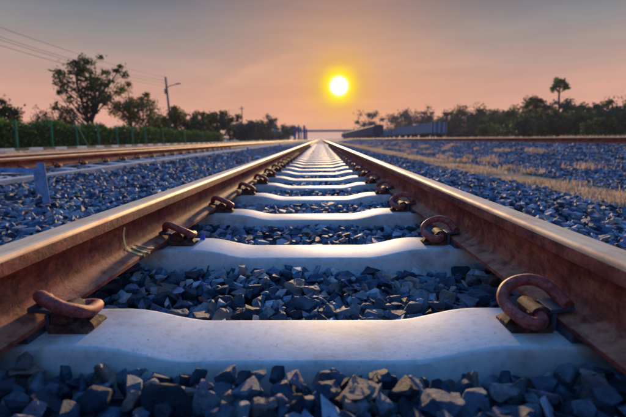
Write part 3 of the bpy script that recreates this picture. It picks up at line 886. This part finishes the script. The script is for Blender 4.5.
b1 = at_y(41, 168.2, yb + .02); b0 = Vector((b1.x - 1.6, b1.y + .25, b1.z + .005))
angle_bar(b0 - Vector((0, 0, .036)), b1 - Vector((0, 0, .036)), .036, .005, 'rail_bar', (0, 0, 1))
p2 = at_y(33.5, 173, yb + .5); angle_bar(Vector((p2.x, p2.y, float(bed_z(p2.x, p2.y)) - .1)), p2, .05, .007, 'post', (1, 0, 0))
angle_bar(p2 - Vector((.0, 0, .0)), Vector((p2.x + .08, b1.y + .01, b1.z - .04)), .03, .005, 'brace', (0, 0, 1))
tag(fr_root, 'low blue-grey steel angle barrier standing in the ballast by the left track', 'barrier')
tr = MB(); q = at_z(16, 183, .235)  # dark box with raised rims, standing in for the dark gap under the bar
tr.box(-.9, .16, -.05, .22, 0, .05).box(-.9, .16, -.045, -.02, .05, .075).box(-.9, .16, .19, .215, .05, .075)
o = tr.build('dark_gap_box', M_DARKSTEEL); o.location = (q.x, q.y + .1, .225); o.rotation_euler = (0, 0, R(-4))
tag(o, 'low dark box lying under the blue-grey barrier', 'trough')

duct = empty('cable_duct', (-2.98, 3.2, .0)); tag(duct, 'long pale concrete cable duct running beside the left-hand track', 'duct')
d0 = MB().box(-.06, .06, .006, .994, .18, .358)  .build('cover_slab', flat_mat('grey_concrete', (.40, .39, .38), .9, 0, .3, 3), duct, bevel=.008)
for i in range(1, 60):
    o = d0.copy(); COL.objects.link(o); o.parent = duct; o.location = (random.uniform(-.008, .008), i, random.uniform(-.006, .004)); o.rotation_euler = (0, 0, R(random.uniform(-.6, .6)))
for i, (px, py, h_) in enumerate(((248, 155, .26), (279.5, 149, .30))):
    p = bed_hit(px, py); o = MB().prism([(-.03, -.05), (.03, -.05), (.03, h_ - .03), (0, h_), (-.03, h_ - .03)], -.012, .012).build('marker_stake', M_STEELBLUE, bevel=.003)
    o.location = p; tag(o, ['small blue marker stake in the ballast between the tracks, nearer of two', 'small blue marker stake in the ballast between the tracks, farther of two'][i], 'stake', 'blue marker stakes')
# ------------------------------------------------------------------ left side: kerb, road, fence posts, hedge
KX = -14.6
M_ASPH = flat_mat('old_asphalt', (.10, .095, .09), .85, 0, .3, 3, .3)
M_KW = flat_mat('kerb_white', (.62, .62, .60), .7, 0, .2, 5)
M_KB = flat_mat('kerb_black', (.035, .035, .04), .7, 0, .3, 5)
road = MB(); road.box(KX - 1.5, KX - .12, 8, 160, .18, .36); tag(road.build('road', M_ASPH), kind='structure')
kerb = empty('striped_kerb', (KX, 12, 0)); tag(kerb, 'low kerb painted in white and black stripes below the green hedge', 'kerb')
kb = MB().box(-.12, .06, 0.005, .995, .20, .40)
kwo = kb.build('kerb_block', M_KW, kerb, bevel=.012)
kbo = MB().box(-.12, .06, 0.005, .995, .20, .40).build('kerb_block', M_KB, kerb, bevel=.012)
kbo.location = (0, 1, 0)
for i in range(2, 90):
    o = (kwo if i % 2 == 0 else kbo).copy(); COL.objects.link(o); o.parent = kerb; o.location = (0, i, random.uniform(-.006, .006))

LEAVES_DARK = [(0, (.022, .042, .014)), (.5, (.045, .080, .024)), (.85, (.08, .115, .035)), (1, (.14, .15, .045))]
M_LEAF = leaf_mat('leaf_dark', LEAVES_DARK)
M_LEAF2 = leaf_mat('leaf_haze_blue', [(0, (.020, .036, .042)), (.6, (.036, .060, .064)), (1, (.070, .092, .070))])  # bluish tone of distant haze is mixed into this leaf colour
M_LEAFY = leaf_mat('leaf_yellow', [(0, (.06, .06, .015)), (.45, (.16, .13, .03)), (.8, (.30, .21, .04)), (1, (.40, .26, .05))])
M_HEDGE = leaf_mat('leaf_hedge', [(0, (.03, .075, .014)), (.5, (.07, .150, .026)), (.9, (.12, .21, .04)), (1, (.18, .25, .06))])
M_BARK = flat_mat('bark', (.055, .042, .034), .9, 0, .4, 6, .5)
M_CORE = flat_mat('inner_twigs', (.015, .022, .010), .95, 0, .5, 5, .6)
def leaf_quads(C, size, flat=.0):
    """small leaf-shaped quads at the given centres"""
    n = len(C)
    a = rng.normal(size=(n, 3)); a /= np.linalg.norm(a, axis=1)[:, None]
    b = rng.normal(size=(n, 3)); b -= a * (a * b).sum(1)[:, None]; b /= np.linalg.norm(b, axis=1)[:, None]
    s = (size * rng.uniform(.55, 1.3, n))[:, None]
    V = np.stack([C - a * s, C + b * s * .55, C + a * s, C - b * s * .55], 1).reshape(-1, 3)
    F = (np.arange(n) * 4)[:, None] + np.arange(4)
    return V, F
# hedge
HX, HY0, HY1 = -16.9, 15.0, 68.0
nh = 26000
hy = HY0 + (HY1 - HY0) * rng.random(nh) ** 1.35
topw = .14 * np.sin(hy * 1.3) + .09 * np.sin(hy * 3.7 + 1) + .05 * np.sin(hy * 9.1)
face = rng.random(nh)
hx = np.where(face < .6, rng.normal(.45, .09, nh), rng.uniform(-.5, .5, nh))
hz = np.where(face < .6, rng.uniform(.0, 1.0, nh), rng.normal(.97, .06, nh)) * (1.42 + topw)
hedge = empty('clipped_hedge', (HX, HY0, .28)); tag(hedge, 'long dark green hedge behind the green posts on the left', 'hedge')
V, F = leaf_quads(np.stack([hx, hy - HY0, hz], 1), .085)
tri_mesh('foliage', V, F, M_HEDGE, hedge)
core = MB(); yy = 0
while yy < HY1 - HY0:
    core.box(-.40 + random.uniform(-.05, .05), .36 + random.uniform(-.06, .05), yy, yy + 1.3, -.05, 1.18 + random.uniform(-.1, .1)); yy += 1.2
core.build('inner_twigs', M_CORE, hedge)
# posts
M_GPOST = flat_mat('green_paint', (.03, .22, .11), .9, 0, .35, 6)
M_GPOST.node_tree.nodes['Principled BSDF'].inputs['Specular IOR Level'].default_value = .1
def fence_post_mesh():
    mb = MB(); mb.prism([(-.045, 0), (.045, 0), (.042, 1.55), (.0, 1.62), (-.042, 1.55)], -.045, .045)
    return mb
gp = None
post_px = [17, 52, 78, 99, 118, 132, 146, 163, 185, 203, 227]
PX_ = -16.05
for i, px in enumerate(post_px):
    p = at_x(px, 140, PX_)
    if gp is None:
        gp = fence_post_mesh().build('fence_post', M_GPOST, bevel=.008); o = gp
    else:
        o = gp.copy(); COL.objects.link(o)
    o.location = (PX_ + random.uniform(-.05, .05), p.y, .27); o.rotation_euler = (R(random.uniform(-2, 2)), R(random.uniform(-3, 3)), R(random.uniform(-2, 2)))
    o.scale = (1, 1, random.uniform(.95, 1.1) * (1.15 if px == 227 else 1))
    if i < 10: lab = f'green painted post in front of the hedge, {ORD[i] if i else "leftmost and nearest"}{" from the left" if i else ""}'
    elif px == 227: lab = 'tall green painted post at the far right end of the hedge'
    else: lab = 'small far green painted post in front of the hedge'
    tag(o, lab, 'post', 'green posts along the hedge')
br = MB().tube([(0, 0, 1.35), (.42, .35, .02)], .04, 6)
o = br.build('post_brace', M_GPOST); pp = at_x(78, 140, PX_); o.location = (PX_ + .06, pp.y, .27)
tag(o, 'slanting green strut leaning on the third post by the hedge', 'strut')

# ------------------------------------------------------------------ trees
def make_tree(name, seed, height, width, nclump, nleaf, leaf, mat, base=.28, stems=1, clump=.13, squash=.8, bark=M_BARK, thick=0):
    """trunk, limbs that reach into an uneven crown, and leaf clumps hanging on the limbs"""
    r = random.Random(seed); root = empty(name); mb = MB()
    zc, rz_ = height * (1 + base) / 2, height * (1 - base) / 2; rx = width / 2
    lobes = [(r.uniform(0, 6.28), r.uniform(-.6, .9), r.uniform(.75, 1.15)) for _ in range(7)]
    cl = []
    while len(cl) < nclump:
        d = Vector((r.gauss(0, 1), r.gauss(0, 1), r.gauss(0, 1))).normalized()
        az, el = math.atan2(d.y, d.x), d.z
        bulge = max(f * math.exp(-((math.cos(az - a) - 1) ** 2 + (el - e) ** 2) / .9) for a, e, f in lobes)
        q = r.random() ** .45 * (.55 + .5 * bulge)
        p = Vector((d.x * rx * q, d.y * rx * q, zc + d.z * rz_ * q))
        cl.append(p)
    r0 = height * .022 + .02
    for s_ in range(stems):
        ang = 6.28 * s_ / max(1, stems) + r.uniform(-.5, .5); sp = .0 if stems == 1 else rx * .28
        path = [Vector((0, 0, -.3))]
        for k in range(1, 8):
            u = k / 7; path.append(Vector((math.cos(ang) * sp * u + r.uniform(-1, 1) * width * .02, math.sin(ang) * sp * u + r.uniform(-1, 1) * width * .02, height * .88 * u)))
        path = smooth_path(path, 2); n = len(path)
        mb.tube(path, [max(.012, r0 * (1 - .9 * i / n) / (1 if stems == 1 else 1.3)) for i in range(n)], 7, cap=False)
        for i, p in enumerate(cl):
            if i % stems != s_: continue
            zz = max(height * base * .55, p.z - (Vector((p.x, p.y)).length * r.uniform(.5, .95)) - .1 * height * r.random())
            st = min(path, key=lambda v: abs(v.z - zz)); k = path.index(st)
            mid = st.lerp(p, .5) + Vector((r.uniform(-1, 1), r.uniform(-1, 1), r.uniform(-.6, .6))) * width * .045
            rb = max(.012, r0 * (1 - .9 * k / n) * .42, thick)
            mb.tube(smooth_path([st, mid, p], 3), [rb * (1 - .8 * j / 6) + .006 for j in range(7)], 5, cap=False)
            for _ in range(3):
                e = p + Vector((r.gauss(0, 1), r.gauss(0, 1), r.gauss(.2, .8))) * width * clump * .9
                mb.tube([mid.lerp(p, r.uniform(.3, 1)), e], [rb * .3 + .005, .006 + thick * .4], 4, cap=False)
    mb.build('trunk', bark, root, smooth=True)
    if nleaf:
        C0 = np.array([p[:] for p in cl]); wgt = rng.uniform(.25, 1, len(C0)) ** 1.5; wgt /= wgt.sum()
        sz = rng.uniform(.55, 1.25, len(C0)); idx = rng.choice(len(C0), size=nleaf, p=wgt)
        C = C0[idx] + rng.normal(size=(nleaf, 3)) * (clump * width * .55) * sz[idx][:, None] * np.array([1, 1, squash])
        C = C[C[:, 2] > .1]
        V, F = leaf_quads(C, leaf); tri_mesh('crown', V, F, mat, root)
    return root
def place(root, px, y, label, group=None, scale=1, rz=None, x=None):
    p = at_y(px, 139, y); xx = p.x if x is None else x
    root.location = (xx, y, ground_z(xx)); root.rotation_euler = (0, 0, random.uniform(0, 6.28) if rz is None else rz); root.scale = (scale,) * 3
    return tag(root, label, 'tree', group)
def hgt(py, y):          # height in metres over ground .3 of something whose top shows at py, y metres away
    d = ray(313, py); return CAM.z + d.z / d.y * y - .3
# big roadside tree
t1 = make_tree('broadleaf_tree', 21, hgt(46, 36), 7.0, 92, 3500, .135, M_LEAF, .27, 2, .050)
place(t1, 92, 36, 'tall broad dark tree with open leafy crown behind the hedge, largest on the left', rz=.6)
t2 = make_tree('broadleaf_tree', 5, hgt(82, 44), 4.6, 34, 2700, .14, M_LEAFY, .3, 1, .11); place(t2, 132, 44, 'yellow leaved tree to the right of the tall broad tree')
t2b = make_tree('broadleaf_tree', 8, hgt(93, 42), 5.4, 44, 1500, .11, M_LEAF, .2, 3, .10); place(t2b, 146, 42, 'thin sparsely leaved tree between the yellow tree and the lamp pole')
t3 = make_tree('broadleaf_tree', 9, hgt(88, 30), 3.4, 26, 2600, .13, M_LEAF, .15, 1, .12); place(t3, 0, 30, 'dark leafy tree cut by the left edge of the picture')
for i, (px, y, py) in enumerate(((44, 37, 108), (60, 39, 106), (72, 40, 104))):
    t = make_tree('bare_bush', 30 + i, hgt(py - 3, y), 3.4, 54, 420, .09, M_LEAF, .05, 6, .10, thick=.035)
    place(t, px, y, ['leafless bush at the left, first of three bare bushes behind the hedge', 'leafless bush in the middle of three bare bushes behind the hedge', 'leafless bush next to the trunk of the tall broad tree'][i], 'bare bushes behind the hedge')
# row of trees running away on the left
row = [(176, 55, 104, M_LEAFY, 4.2), (186, 62, 104, M_LEAF, 6), (197, 66, 112, M_LEAFY, 5), (208, 70, 106, M_LEAF, 4.5), (218, 78, 112, M_LEAF2, 6), (230, 82, 104, M_LEAF, 5),
       (240, 100, 117, M_LEAF2, 8), (251, 110, 118, M_LEAF2, 7), (258, 120, 118, M_LEAF, 6), (269, 130, 113, M_LEAF2, 8), (280, 160, 124, M_LEAF2, 10), (288, 190, 125, M_LEAF2, 12), (160, 60, 112, M_LEAF, 6)]
rl = ['pale yellow tree just right of the lamp pole', 'dark green round tree behind the far part of the hedge', 'low yellowish tree between dark trees behind the hedge', 'narrow dark tree over the far part of the hedge',
      'blue green tree behind the end of the hedge', 'upright dark tree above the tall end post of the hedge', 'low blue green tree right of the hedge end', 'hazy low tree right of the hedge, second of the far row', 'dark low tree in the hazy far row on the left',
      'taller hazy tree with round top in the far left row', 'hazy far tree left of the blue posts', 'faint farthest tree beside the blue posts', 'low dark tree directly behind the lamp pole']
for i, (px, y, py, mat, w) in enumerate(row):
    t = make_tree('broadleaf_tree', 50 + i, hgt(py, y), w, 24, 1500, .15 + y * .0012, mat, .12, 1, .12)
    place(t, px, y, rl[i], 'trees behind the hedge')
# low undergrowth on the left
def shrub(name, seed, h, w, n, leaf, mat):
    root = empty(name); r = random.Random(seed); mb = MB()
    for k in range(5):
        a = r.uniform(0, 6.28); mb.tube([(0, 0, -.1), (math.cos(a) * w * .2, math.sin(a) * w * .2, h * .45), (math.cos(a) * w * .36, math.sin(a) * w * .36, h * .8)], [.05, .035, .015], 5)
    mb.build('stem', M_BARK, root)
    cl = np.stack([rng.normal(0, w * .22, 16), rng.normal(0, w * .22, 16), rng.uniform(.2, .9, 16) * h], 1)
    C = cl[rng.integers(16, size=n)] + rng.normal(size=(n, 3)) * np.array([w * .1, w * .1, h * .12]); C[:, 2] = np.abs(C[:, 2])
    V, F = leaf_quads(C, leaf); tri_mesh('foliage', V, F, mat, root); return root
sh_p = [shrub('wild_shrub', 70 + i, 2.2 + .5 * i, 3.6 + i, 1200, .22, (M_LEAF, M_LEAF2, M_LEAF)[i]) for i in range(3)]
used = [False] * 3
def put_shrub(x, y, s, label, group):
    k = random.randrange(3); o = sh_p[k]
    if used[k]: o = copy_tree(sh_p[k])
    used[k] = True
    o.location = (x, y, ground_z(x)); o.scale = (s, s, s * random.uniform(.8, 1.2)); o.rotation_euler = (0, 0, random.uniform(0, 6.28))
    tag(o, label, 'shrub', group)
for i in range(16):
    y = 70 + 9 * i + random.uniform(-3, 3); px = 323 + 400 * (-20 - random.uniform(0, 6)) / y
    put_shrub(at_y(px, 139, y).x, y, random.uniform(.9, 1.5), 'dark shrub in the undergrowth left of the tracks beyond the hedge', 'undergrowth beyond the hedge')

# right-hand wood: (px, distance, top py, width, material)
right = [(368, 260, 114, 17, M_LEAF2), (396, 230, 118, 20, M_LEAF2), (409, 240, 115, 18, M_LEAF2), (425, 190, 111, 12, M_LEAF2), (441, 175, 114, 14, M_LEAF), (452, 150, 113, 10, M_LEAF2),
         (466, 140, 109, 12, M_LEAF), (480, 130, 112, 11, M_LEAF2), (494, 120, 113, 10, M_LEAF), (507, 112, 114, 10, M_LEAF2), (520, 108, 112, 9, M_LEAF), (531, 96, 101, 7, M_LEAF), (541, 98, 104, 6, M_LEAF2),
         (563, 92, 105, 8, M_LEAF2), (578, 90, 108, 8, M_LEAF), (592, 86, 106, 8, M_LEAF), (606, 84, 107, 8, M_LEAF2), (620, 80, 106, 9, M_LEAF), (638, 80, 104, 9, M_LEAF)]
rlab = ['lone round tree standing above the dark covered wagons', 'broad hazy tree crown behind the low wagons', 'hazy domed tree right of the lone round tree', 'tall thin hazy tree above the first open wagon', 'domed tree behind the nearest open wagon end',
        'tree just right of the nearest open wagon', 'tallest tree in the middle of the right-hand wood', 'dark tree left of centre of the right-hand wood', 'round dark tree in the low stretch of the right-hand wood', 'blue green tree in the low stretch of the right-hand wood',
        'dark tree shortly left of the pair beside the palm', 'rounded tree, left one of the pair beside the palm', 'rounded tree right beside the trunk of the palm', 'broad tree close right of the palm trunk', 'flat topped tree right of the palm', 'flat topped dark tree, second to the right of the palm',
        'spreading tree towards the right edge of the wood', 'spreading dark tree close to the right edge of the picture', 'tree cut by the right edge of the picture']
for i, (px, y, py, w, mat) in enumerate(right):
    t = make_tree('broadleaf_tree', 90 + i, hgt(py - (9 if px in (531, 563) else 4), y) - .2, w * 1.1, 30, 2200, .17 + y * .0014, mat, .06, 1, .12)
    place(t, px, y, rlab[i], 'trees of the right-hand wood')
for i in range(46):
    px = 440 + 200 * i / 45 + random.uniform(-4, 4); y = np.interp(px, [440, 520, 640], [150, 88, 62]) * random.uniform(.92, 1.08)
    put_shrub(at_y(px, 139, float(y)).x, float(y), random.uniform(.9, 1.55), 'dense shrub in the thicket below the right-hand trees', 'thicket below the right-hand trees')
put_shrub(at_y(598, 139, 58).x, 58, 1.05, 'bright green bush standing out in front of the right-hand thicket', 'thicket below the right-hand trees')
# sugar palm
def make_palm():
    root = empty('fan_palm'); H = hgt(91, 100)
    mb = MB(); pts = [(.25 * math.sin(k * .5), .1 * k / 10, H * k / 10 - .3 * (k == 0)) for k in range(11)]
    mb.tube(pts, [.34 - .016 * k for k in range(11)], 9); mb.build('trunk', M_BARK, root, smooth=True)
    top = Vector(pts[-1])
    for i in range(40):
        a = random.uniform(0, 6.283); el = random.uniform(-.75, 1.45)
        d = Vector((math.cos(a) * math.cos(el), math.sin(a) * math.cos(el), math.sin(el)))
        L = random.uniform(.8, 1.75); c = top + d * L
        m2 = MB(); m2.tube([top, c], [.04, .025], 4)
        s_ = d.orthogonal().normalized(); s_.rotate(Matrix.Rotation(random.uniform(0, 6.28), 3, d)); b = len(m2.v); fan = random.uniform(.75, 1.15)
        for k in range(13):
            th = (k - 6) / 6 * 1.9; rr_ = fan * (1 if k % 2 == 0 else .62)
            m2.v.append(c + (d * math.cos(th) + s_ * math.sin(th)) * rr_ + Vector((0, 0, -.15 * abs(th))))
        m2.v.append(c)
        for k in range(12): m2.f.append((b + 13, b + k, b + k + 1))
        m2.build('fan_leaf', M_LEAF, root)
    return root
palm = make_palm(); place(palm, 556, 100, 'tall fan palm with a round crown rising above the right-hand wood', rz=.3); palm['category'] = 'palm'

# ------------------------------------------------------------------ lamp pole and wires
M_POLE = flat_mat('weathered_concrete', (.16, .15, .14), .85, 0, .3, 5)
M_WIRE = flat_mat('wire_black', (.02, .02, .022), .6, 0, .1, 5, 0)
M_GREYM = flat_mat('grey_metal', (.25, .26, .28), .5, .5, .2, 8)
PY = 54.0; pt = at_y(165.5, 77, PY); pb = Vector((pt.x + .35, PY, ground_z(pt.x)))
pole = empty('lamp_pole', pb); H = pt.z - pb.z; lean = pt.x - pb.x
tag(pole, 'tall concrete pole with a street lamp arm and overhead wires behind the hedge', 'pole')
MB().tube([(0, 0, -.4), (lean, 0, H)], [.19, .11], 8).build('post', M_POLE, pole, angle=40)
def pole_at(z): return lean * z / H
zc = [H - .15, H - .55, H - .95, H - 1.35]
for z in zc: MB().tube([(pole_at(z) - .02, -.13, z), (pole_at(z) - .02, -.24, z), (pole_at(z) - .02, -.24, z + .12)], .05, 6).build('insulator', M_GREYM, pole)
za = at_y(170, 88, PY).z - pb.z; zl = at_y(179, 84.3, PY).z - pb.z; xl = at_y(180.5, 84.3, PY).x - pb.x
MB().tube([(pole_at(za), 0, za), (pole_at(za) + .4, 0, za + .25), (xl - .6, 0, zl)], .05, 6).build('lamp_arm', M_GREYM, pole)
lamp_arm = pole.children[-1]
MB().prism([(xl - .65, zl - .02), (xl, zl + .03), (xl + .05, zl + .10), (xl - .1, zl + .16), (xl - .6, zl + .10)], -.14, .14).build('lamp_head', M_GREYM, lamp_arm, bevel=.02)
MB().box(pole_at(za) - .28, pole_at(za) - .02, -.2, .16, za - .75, za - .1).build('switch_box', M_GREYM, pole, bevel=.02)
wire_l = [27, 36.5, 39.5, 45]        # height in the photo where each wire leaves the left edge
for i, z in enumerate(zc):
    a = Vector((pb.x + pole_at(z), PY - .24, pb.z + z + .1))
    e = at_x(0, wire_l[i], a.x - .2)
    # carry on beyond the edge of the picture to the next pole
    bpt = Vector((a.x - .5, 4.0, a.z + .1))
    pts = []
    for k in range(33):
        u = k / 32; p = a.lerp(bpt, u)
        ue = (a.y - e.y) / (a.y - bpt.y); ze = a.lerp(bpt, ue).z - e.z
        p.z -= max(.2, ze) / (4 * ue * (1 - ue)) * 4 * u * (1 - u); pts.append(p)
    far = Vector((a.x + .6, PY + 46, a.z - .3)); q = []
    for k in range(1, 17):
        u = k / 16; p = a.lerp(far, u); p.z -= 1.0 * 4 * u * (1 - u); q.append(p)
    o = MB().tube(list(reversed(pts)) + q, .013, 5).build('overhead_wire', M_WIRE)
    tag(o, ['highest overhead wire running to the lamp pole from the upper left', 'second highest overhead wire running to the lamp pole from the upper left', 'third overhead wire from the top running to the lamp pole', 'lowest of the four overhead wires running to the lamp pole'][i], 'wire', 'overhead wires on the left')
pole2 = empty('utility_pole', (pb.x + .6, PY + 46.2, ground_z(pb.x)))
MB().tube([(0, 0, -.3), (0, 0, H - .1)], [.17, .1], 8).build('post', M_POLE, pole2, angle=40)
MB().box(-.6, .6, -.06, .06, H - .7, H - .55).build('crossarm', M_POLE, pole2)
tag(pole2, 'farther plain utility pole among the trees right of the lamp pole', 'pole')

# ------------------------------------------------------------------ blue posts and small sign by the far tracks
M_BLUEP = flat_mat('blue_paint', (.035, .085, .24), .5, 0, .3, 4)
M_RUSTO = flat_mat('orange_soil', (.42, .22, .10), .9, 0, .3, 3)
PYB = 120.0
for i, (px, py, w, wy) in enumerate(((294.9, 125.6, .72, 0), (298.8, 125.2, .62, 4), (301.3, 126.5, .40, 14), (304.4, 125.2, .70, 2), (306.6, 128.2, .48, 12))):
    y = PYB + wy; p = at_y(px, 139, y); h = hgt(py, y) - .0
    r_ = empty('signal_post', (p.x, y, .27))
    MB().prism([(-w / 2, .5), (w / 2, .5), (w / 2, h * .80), (w * .3, h), (-w * .3, h), (-w / 2, h * .84)], -.1, .1).build('board', M_BLUEP, r_)
    MB().box(-.5, .5, -.4, .4, -.05, .45).build('footing', M_RUSTO, r_, bevel=.05)
    MB().tube([(0, .16, .3), (0, .16, h * .95)], .06, 6).build('pole', M_BLUEP, r_)
    tag(r_, ['tall blue post, leftmost of the group where the left track fades', 'tall blue post, second from the left in the far group', 'thin shorter blue post in the middle of the far group', 'broad tall blue post, fourth from the left in the far group', 'short blue post at the right end of the far group'][i], 'post', 'blue posts at the far end of the left track')
y = 70; p = at_y(275, 139, y); h = hgt(128.6, y)
sg = empty('trackside_sign', (p.x, y, .27)); MB().tube([(0, 0, 0), (0, 0, h)], .035, 6).build('post', M_GREYM, sg)
MB().box(-.28, .28, -.05, -.02, h - .42, h).build('panel', M_STEELBLUE, sg, bevel=.008); tag(sg, 'small pale blue trackside sign on a thin post left of the blue posts', 'sign')

# ------------------------------------------------------------------ wagons
M_WBLUE = flat_mat('wagon_blue', (.085, .125, .19), .8, 0, .3, 1.5)
M_WPALE = flat_mat('wagon_rib', (.36, .40, .47), .8, 0, .25, 2)
M_WDARK = flat_mat('wagon_brown', (.045, .048, .075), .95, 0, .35, 1.2)
def bogie(root, y):
    mb = MB()
    for s in (-1, 1): mb.box(s * .62 - .06, s * .62 + .06, y - 1.1, y + 1.1, .42, .62)
    bf = mb.build('bogie_frame', M_DARKSTEEL, root)
    for dy in (-.8, .8): 
        w = MB(); w.tube([(-.60, y + dy, .38), (.60, y + dy, .38)], .06, 6)
        for s in (-1, 1): w.tube([(s * .5 - .05, y + dy, .38), (s * .5 + .05, y + dy, .38)], .38, 14)
        w.build('wheelset', M_IRON, bf)
def open_wagon(L, H):
    root = empty('open_wagon'); hw = 1.25
    mb = MB(); mb.box(-hw, hw, 0, L, .85, 1.0)
    mb.box(-hw, -hw + .06, 0, L, 1.0, H).box(hw - .06, hw, 0, L, 1.0, H).box(-hw + .06, hw - .06, 0, .06, 1.0, H).box(-hw + .06, hw - .06, L - .06, L, 1.0, H)
    mb.build('body', M_WBLUE, root)
    n = 9
    for s in (-1, 1):
        for k in range(n):
            yy = .1 + (L - .35) * k / (n - 1); x0, x1 = (s * hw, s * (hw + .09)) if s > 0 else (s * (hw + .09), s * hw)
            MB().box(x0, x1, yy, yy + .30, .95, H).build('side_rib', M_WPALE, root)
    for s in (-.8, 0, .8): MB().box(s - .07, s + .07, -.08, 0, .95, H).build('end_rib', M_WPALE, root)
    MB().box(-hw - .05, hw + .05, -.03, L + .03, H, H + .10).build('top_rail', M_WPALE, root) if False else None
    MB().box(-.35, .35, -.3, L + .3, .62, .85).build('underframe', M_DARKSTEEL, root)
    bogie(root, 2.0); bogie(root, L - 2.0); return root
def covered_wagon(L, H):
    root = empty('covered_wagon'); hw = 1.3
    MB().prism([(-hw, .9), (hw, .9), (hw, H - .45), (hw * .6, H - .08), (0, H), (-hw * .6, H - .08), (-hw, H - .45)], 0, L).build('body', M_WDARK, root)
    for s in (-1, 1):
        x0, x1 = (s * hw, s * (hw + .07)) if s > 0 else (s * (hw + .07), s * hw)
        MB().box(x0, x1, L / 2 - 1.1, L / 2 + 1.1, 1.0, H - .5).build('sliding_door', M_WDARK, root)
        for k in range(6):
            yy = .15 + (L - .45) * k / 5
            MB().box(x0, x1, yy, yy + .14, .9, H - .45).build('side_rib', M_WBLUE, root)
    MB().box(-.35, .35, -.3, L + .3, .62, .9).build('underframe', M_DARKSTEEL, root)
    bogie(root, 2.0); bogie(root, L - 2.0); return root
Z4 = .62
ow = open_wagon(11.6, 2.72)
X1W, X2W = 20.6, 14.6
for k in range(6):
    o = ow if k == 0 else copy_tree(ow)
    o.location = (X1W, 71 + 12.6 * k + (3 if k > 2 else 0), Z4)
    if k > 2: o.scale = (1, 1, .82)
    tag(o, f'pale blue open goods wagon with ribbed sides, {ORD[k]}{" of the train" if k == 0 else " from the camera"} before the right-hand wood', 'wagon', 'open wagons before the wood')
cw = covered_wagon(13.0, 3.55)
for k in range(11):
    o = cw if k == 0 else copy_tree(cw)
    o.location = (X2W, 103 + 14.0 * k, Z4)
    tag(o, 'tall dark covered wagon at the head of the farther train' if k == 0 else f'hazy dark covered wagon, {ORD[k]} in the farther train', 'wagon', 'covered wagons of the farther train')
for xw, nm in ((X1W, 'siding with open wagons'), (X2W, 'siding with covered wagons')):
    for s in (-1, 1):
        make_rail(xw + s * RCX, Z4, 30, 500, f'{"nearer" if s < 0 else "farther"} rail of the {nm} on the right')

# ------------------------------------------------------------------ road bridge in the distance
M_BR = flat_mat('bridge_concrete', (.32, .30, .29), .85, 0, .15, .3)
BY = 430.0; br = empty('road_bridge', (0, BY, 0)); zt = hgt(130.3, BY) + .3; zb = zt - 1.7
MB().box(-32, 190, -5, 5, zb, zt - .6).build('deck', M_BR, br)
for s in (-5.2, 4.9): MB().box(-32, 190, s, s + .3, zb - .2, zt + .35).build('parapet', M_BR, br)
for k in range(5):
    x = -17 + 42 * k
    MB().box(x - .7, x + .7, -3.5, 3.5, 0, zb).box(x - 1.1, x + 1.1, -5, 5, zb - .9, zb).build('pier', M_BR, br)
MB().prism([(-120, .0), (-32, .0), (-32, zt - .2), (-40, zt - .2)], -6, 6).build('approach_bank', M_GROUND, br)
for x in (1, 20, 44): MB().tube([(x, 5.3, zt), (x, 5.3, zt + 5), (x + 1.6, 5.3, zt + 5.4)], [.12, .08, .06], 6).build('lamp_post', M_GREYM, br)
tag(br, 'long hazy concrete road bridge crossing the line on the horizon', 'bridge')

# ------------------------------------------------------------------ haze
hz_m = bpy.data.materials.new('haze_air'); hz_m.use_nodes = True; ht = hz_m.node_tree; ht.nodes.clear()
ho = N(ht, 'ShaderNodeOutputMaterial'); hv = N(ht, 'ShaderNodeVolumePrincipled')
hv.inputs['Color'].default_value = (.95, .86, .84, 1); hv.inputs['Density'].default_value = .00036; hv.inputs['Anisotropy'].default_value = 0
ht.links.new(hv.outputs[0], ho.inputs['Volume'])
hb = MB().box(-3100, 3100, -400, 3100, -1.2, 22).build('haze', hz_m); tag(hb, kind='stuff')
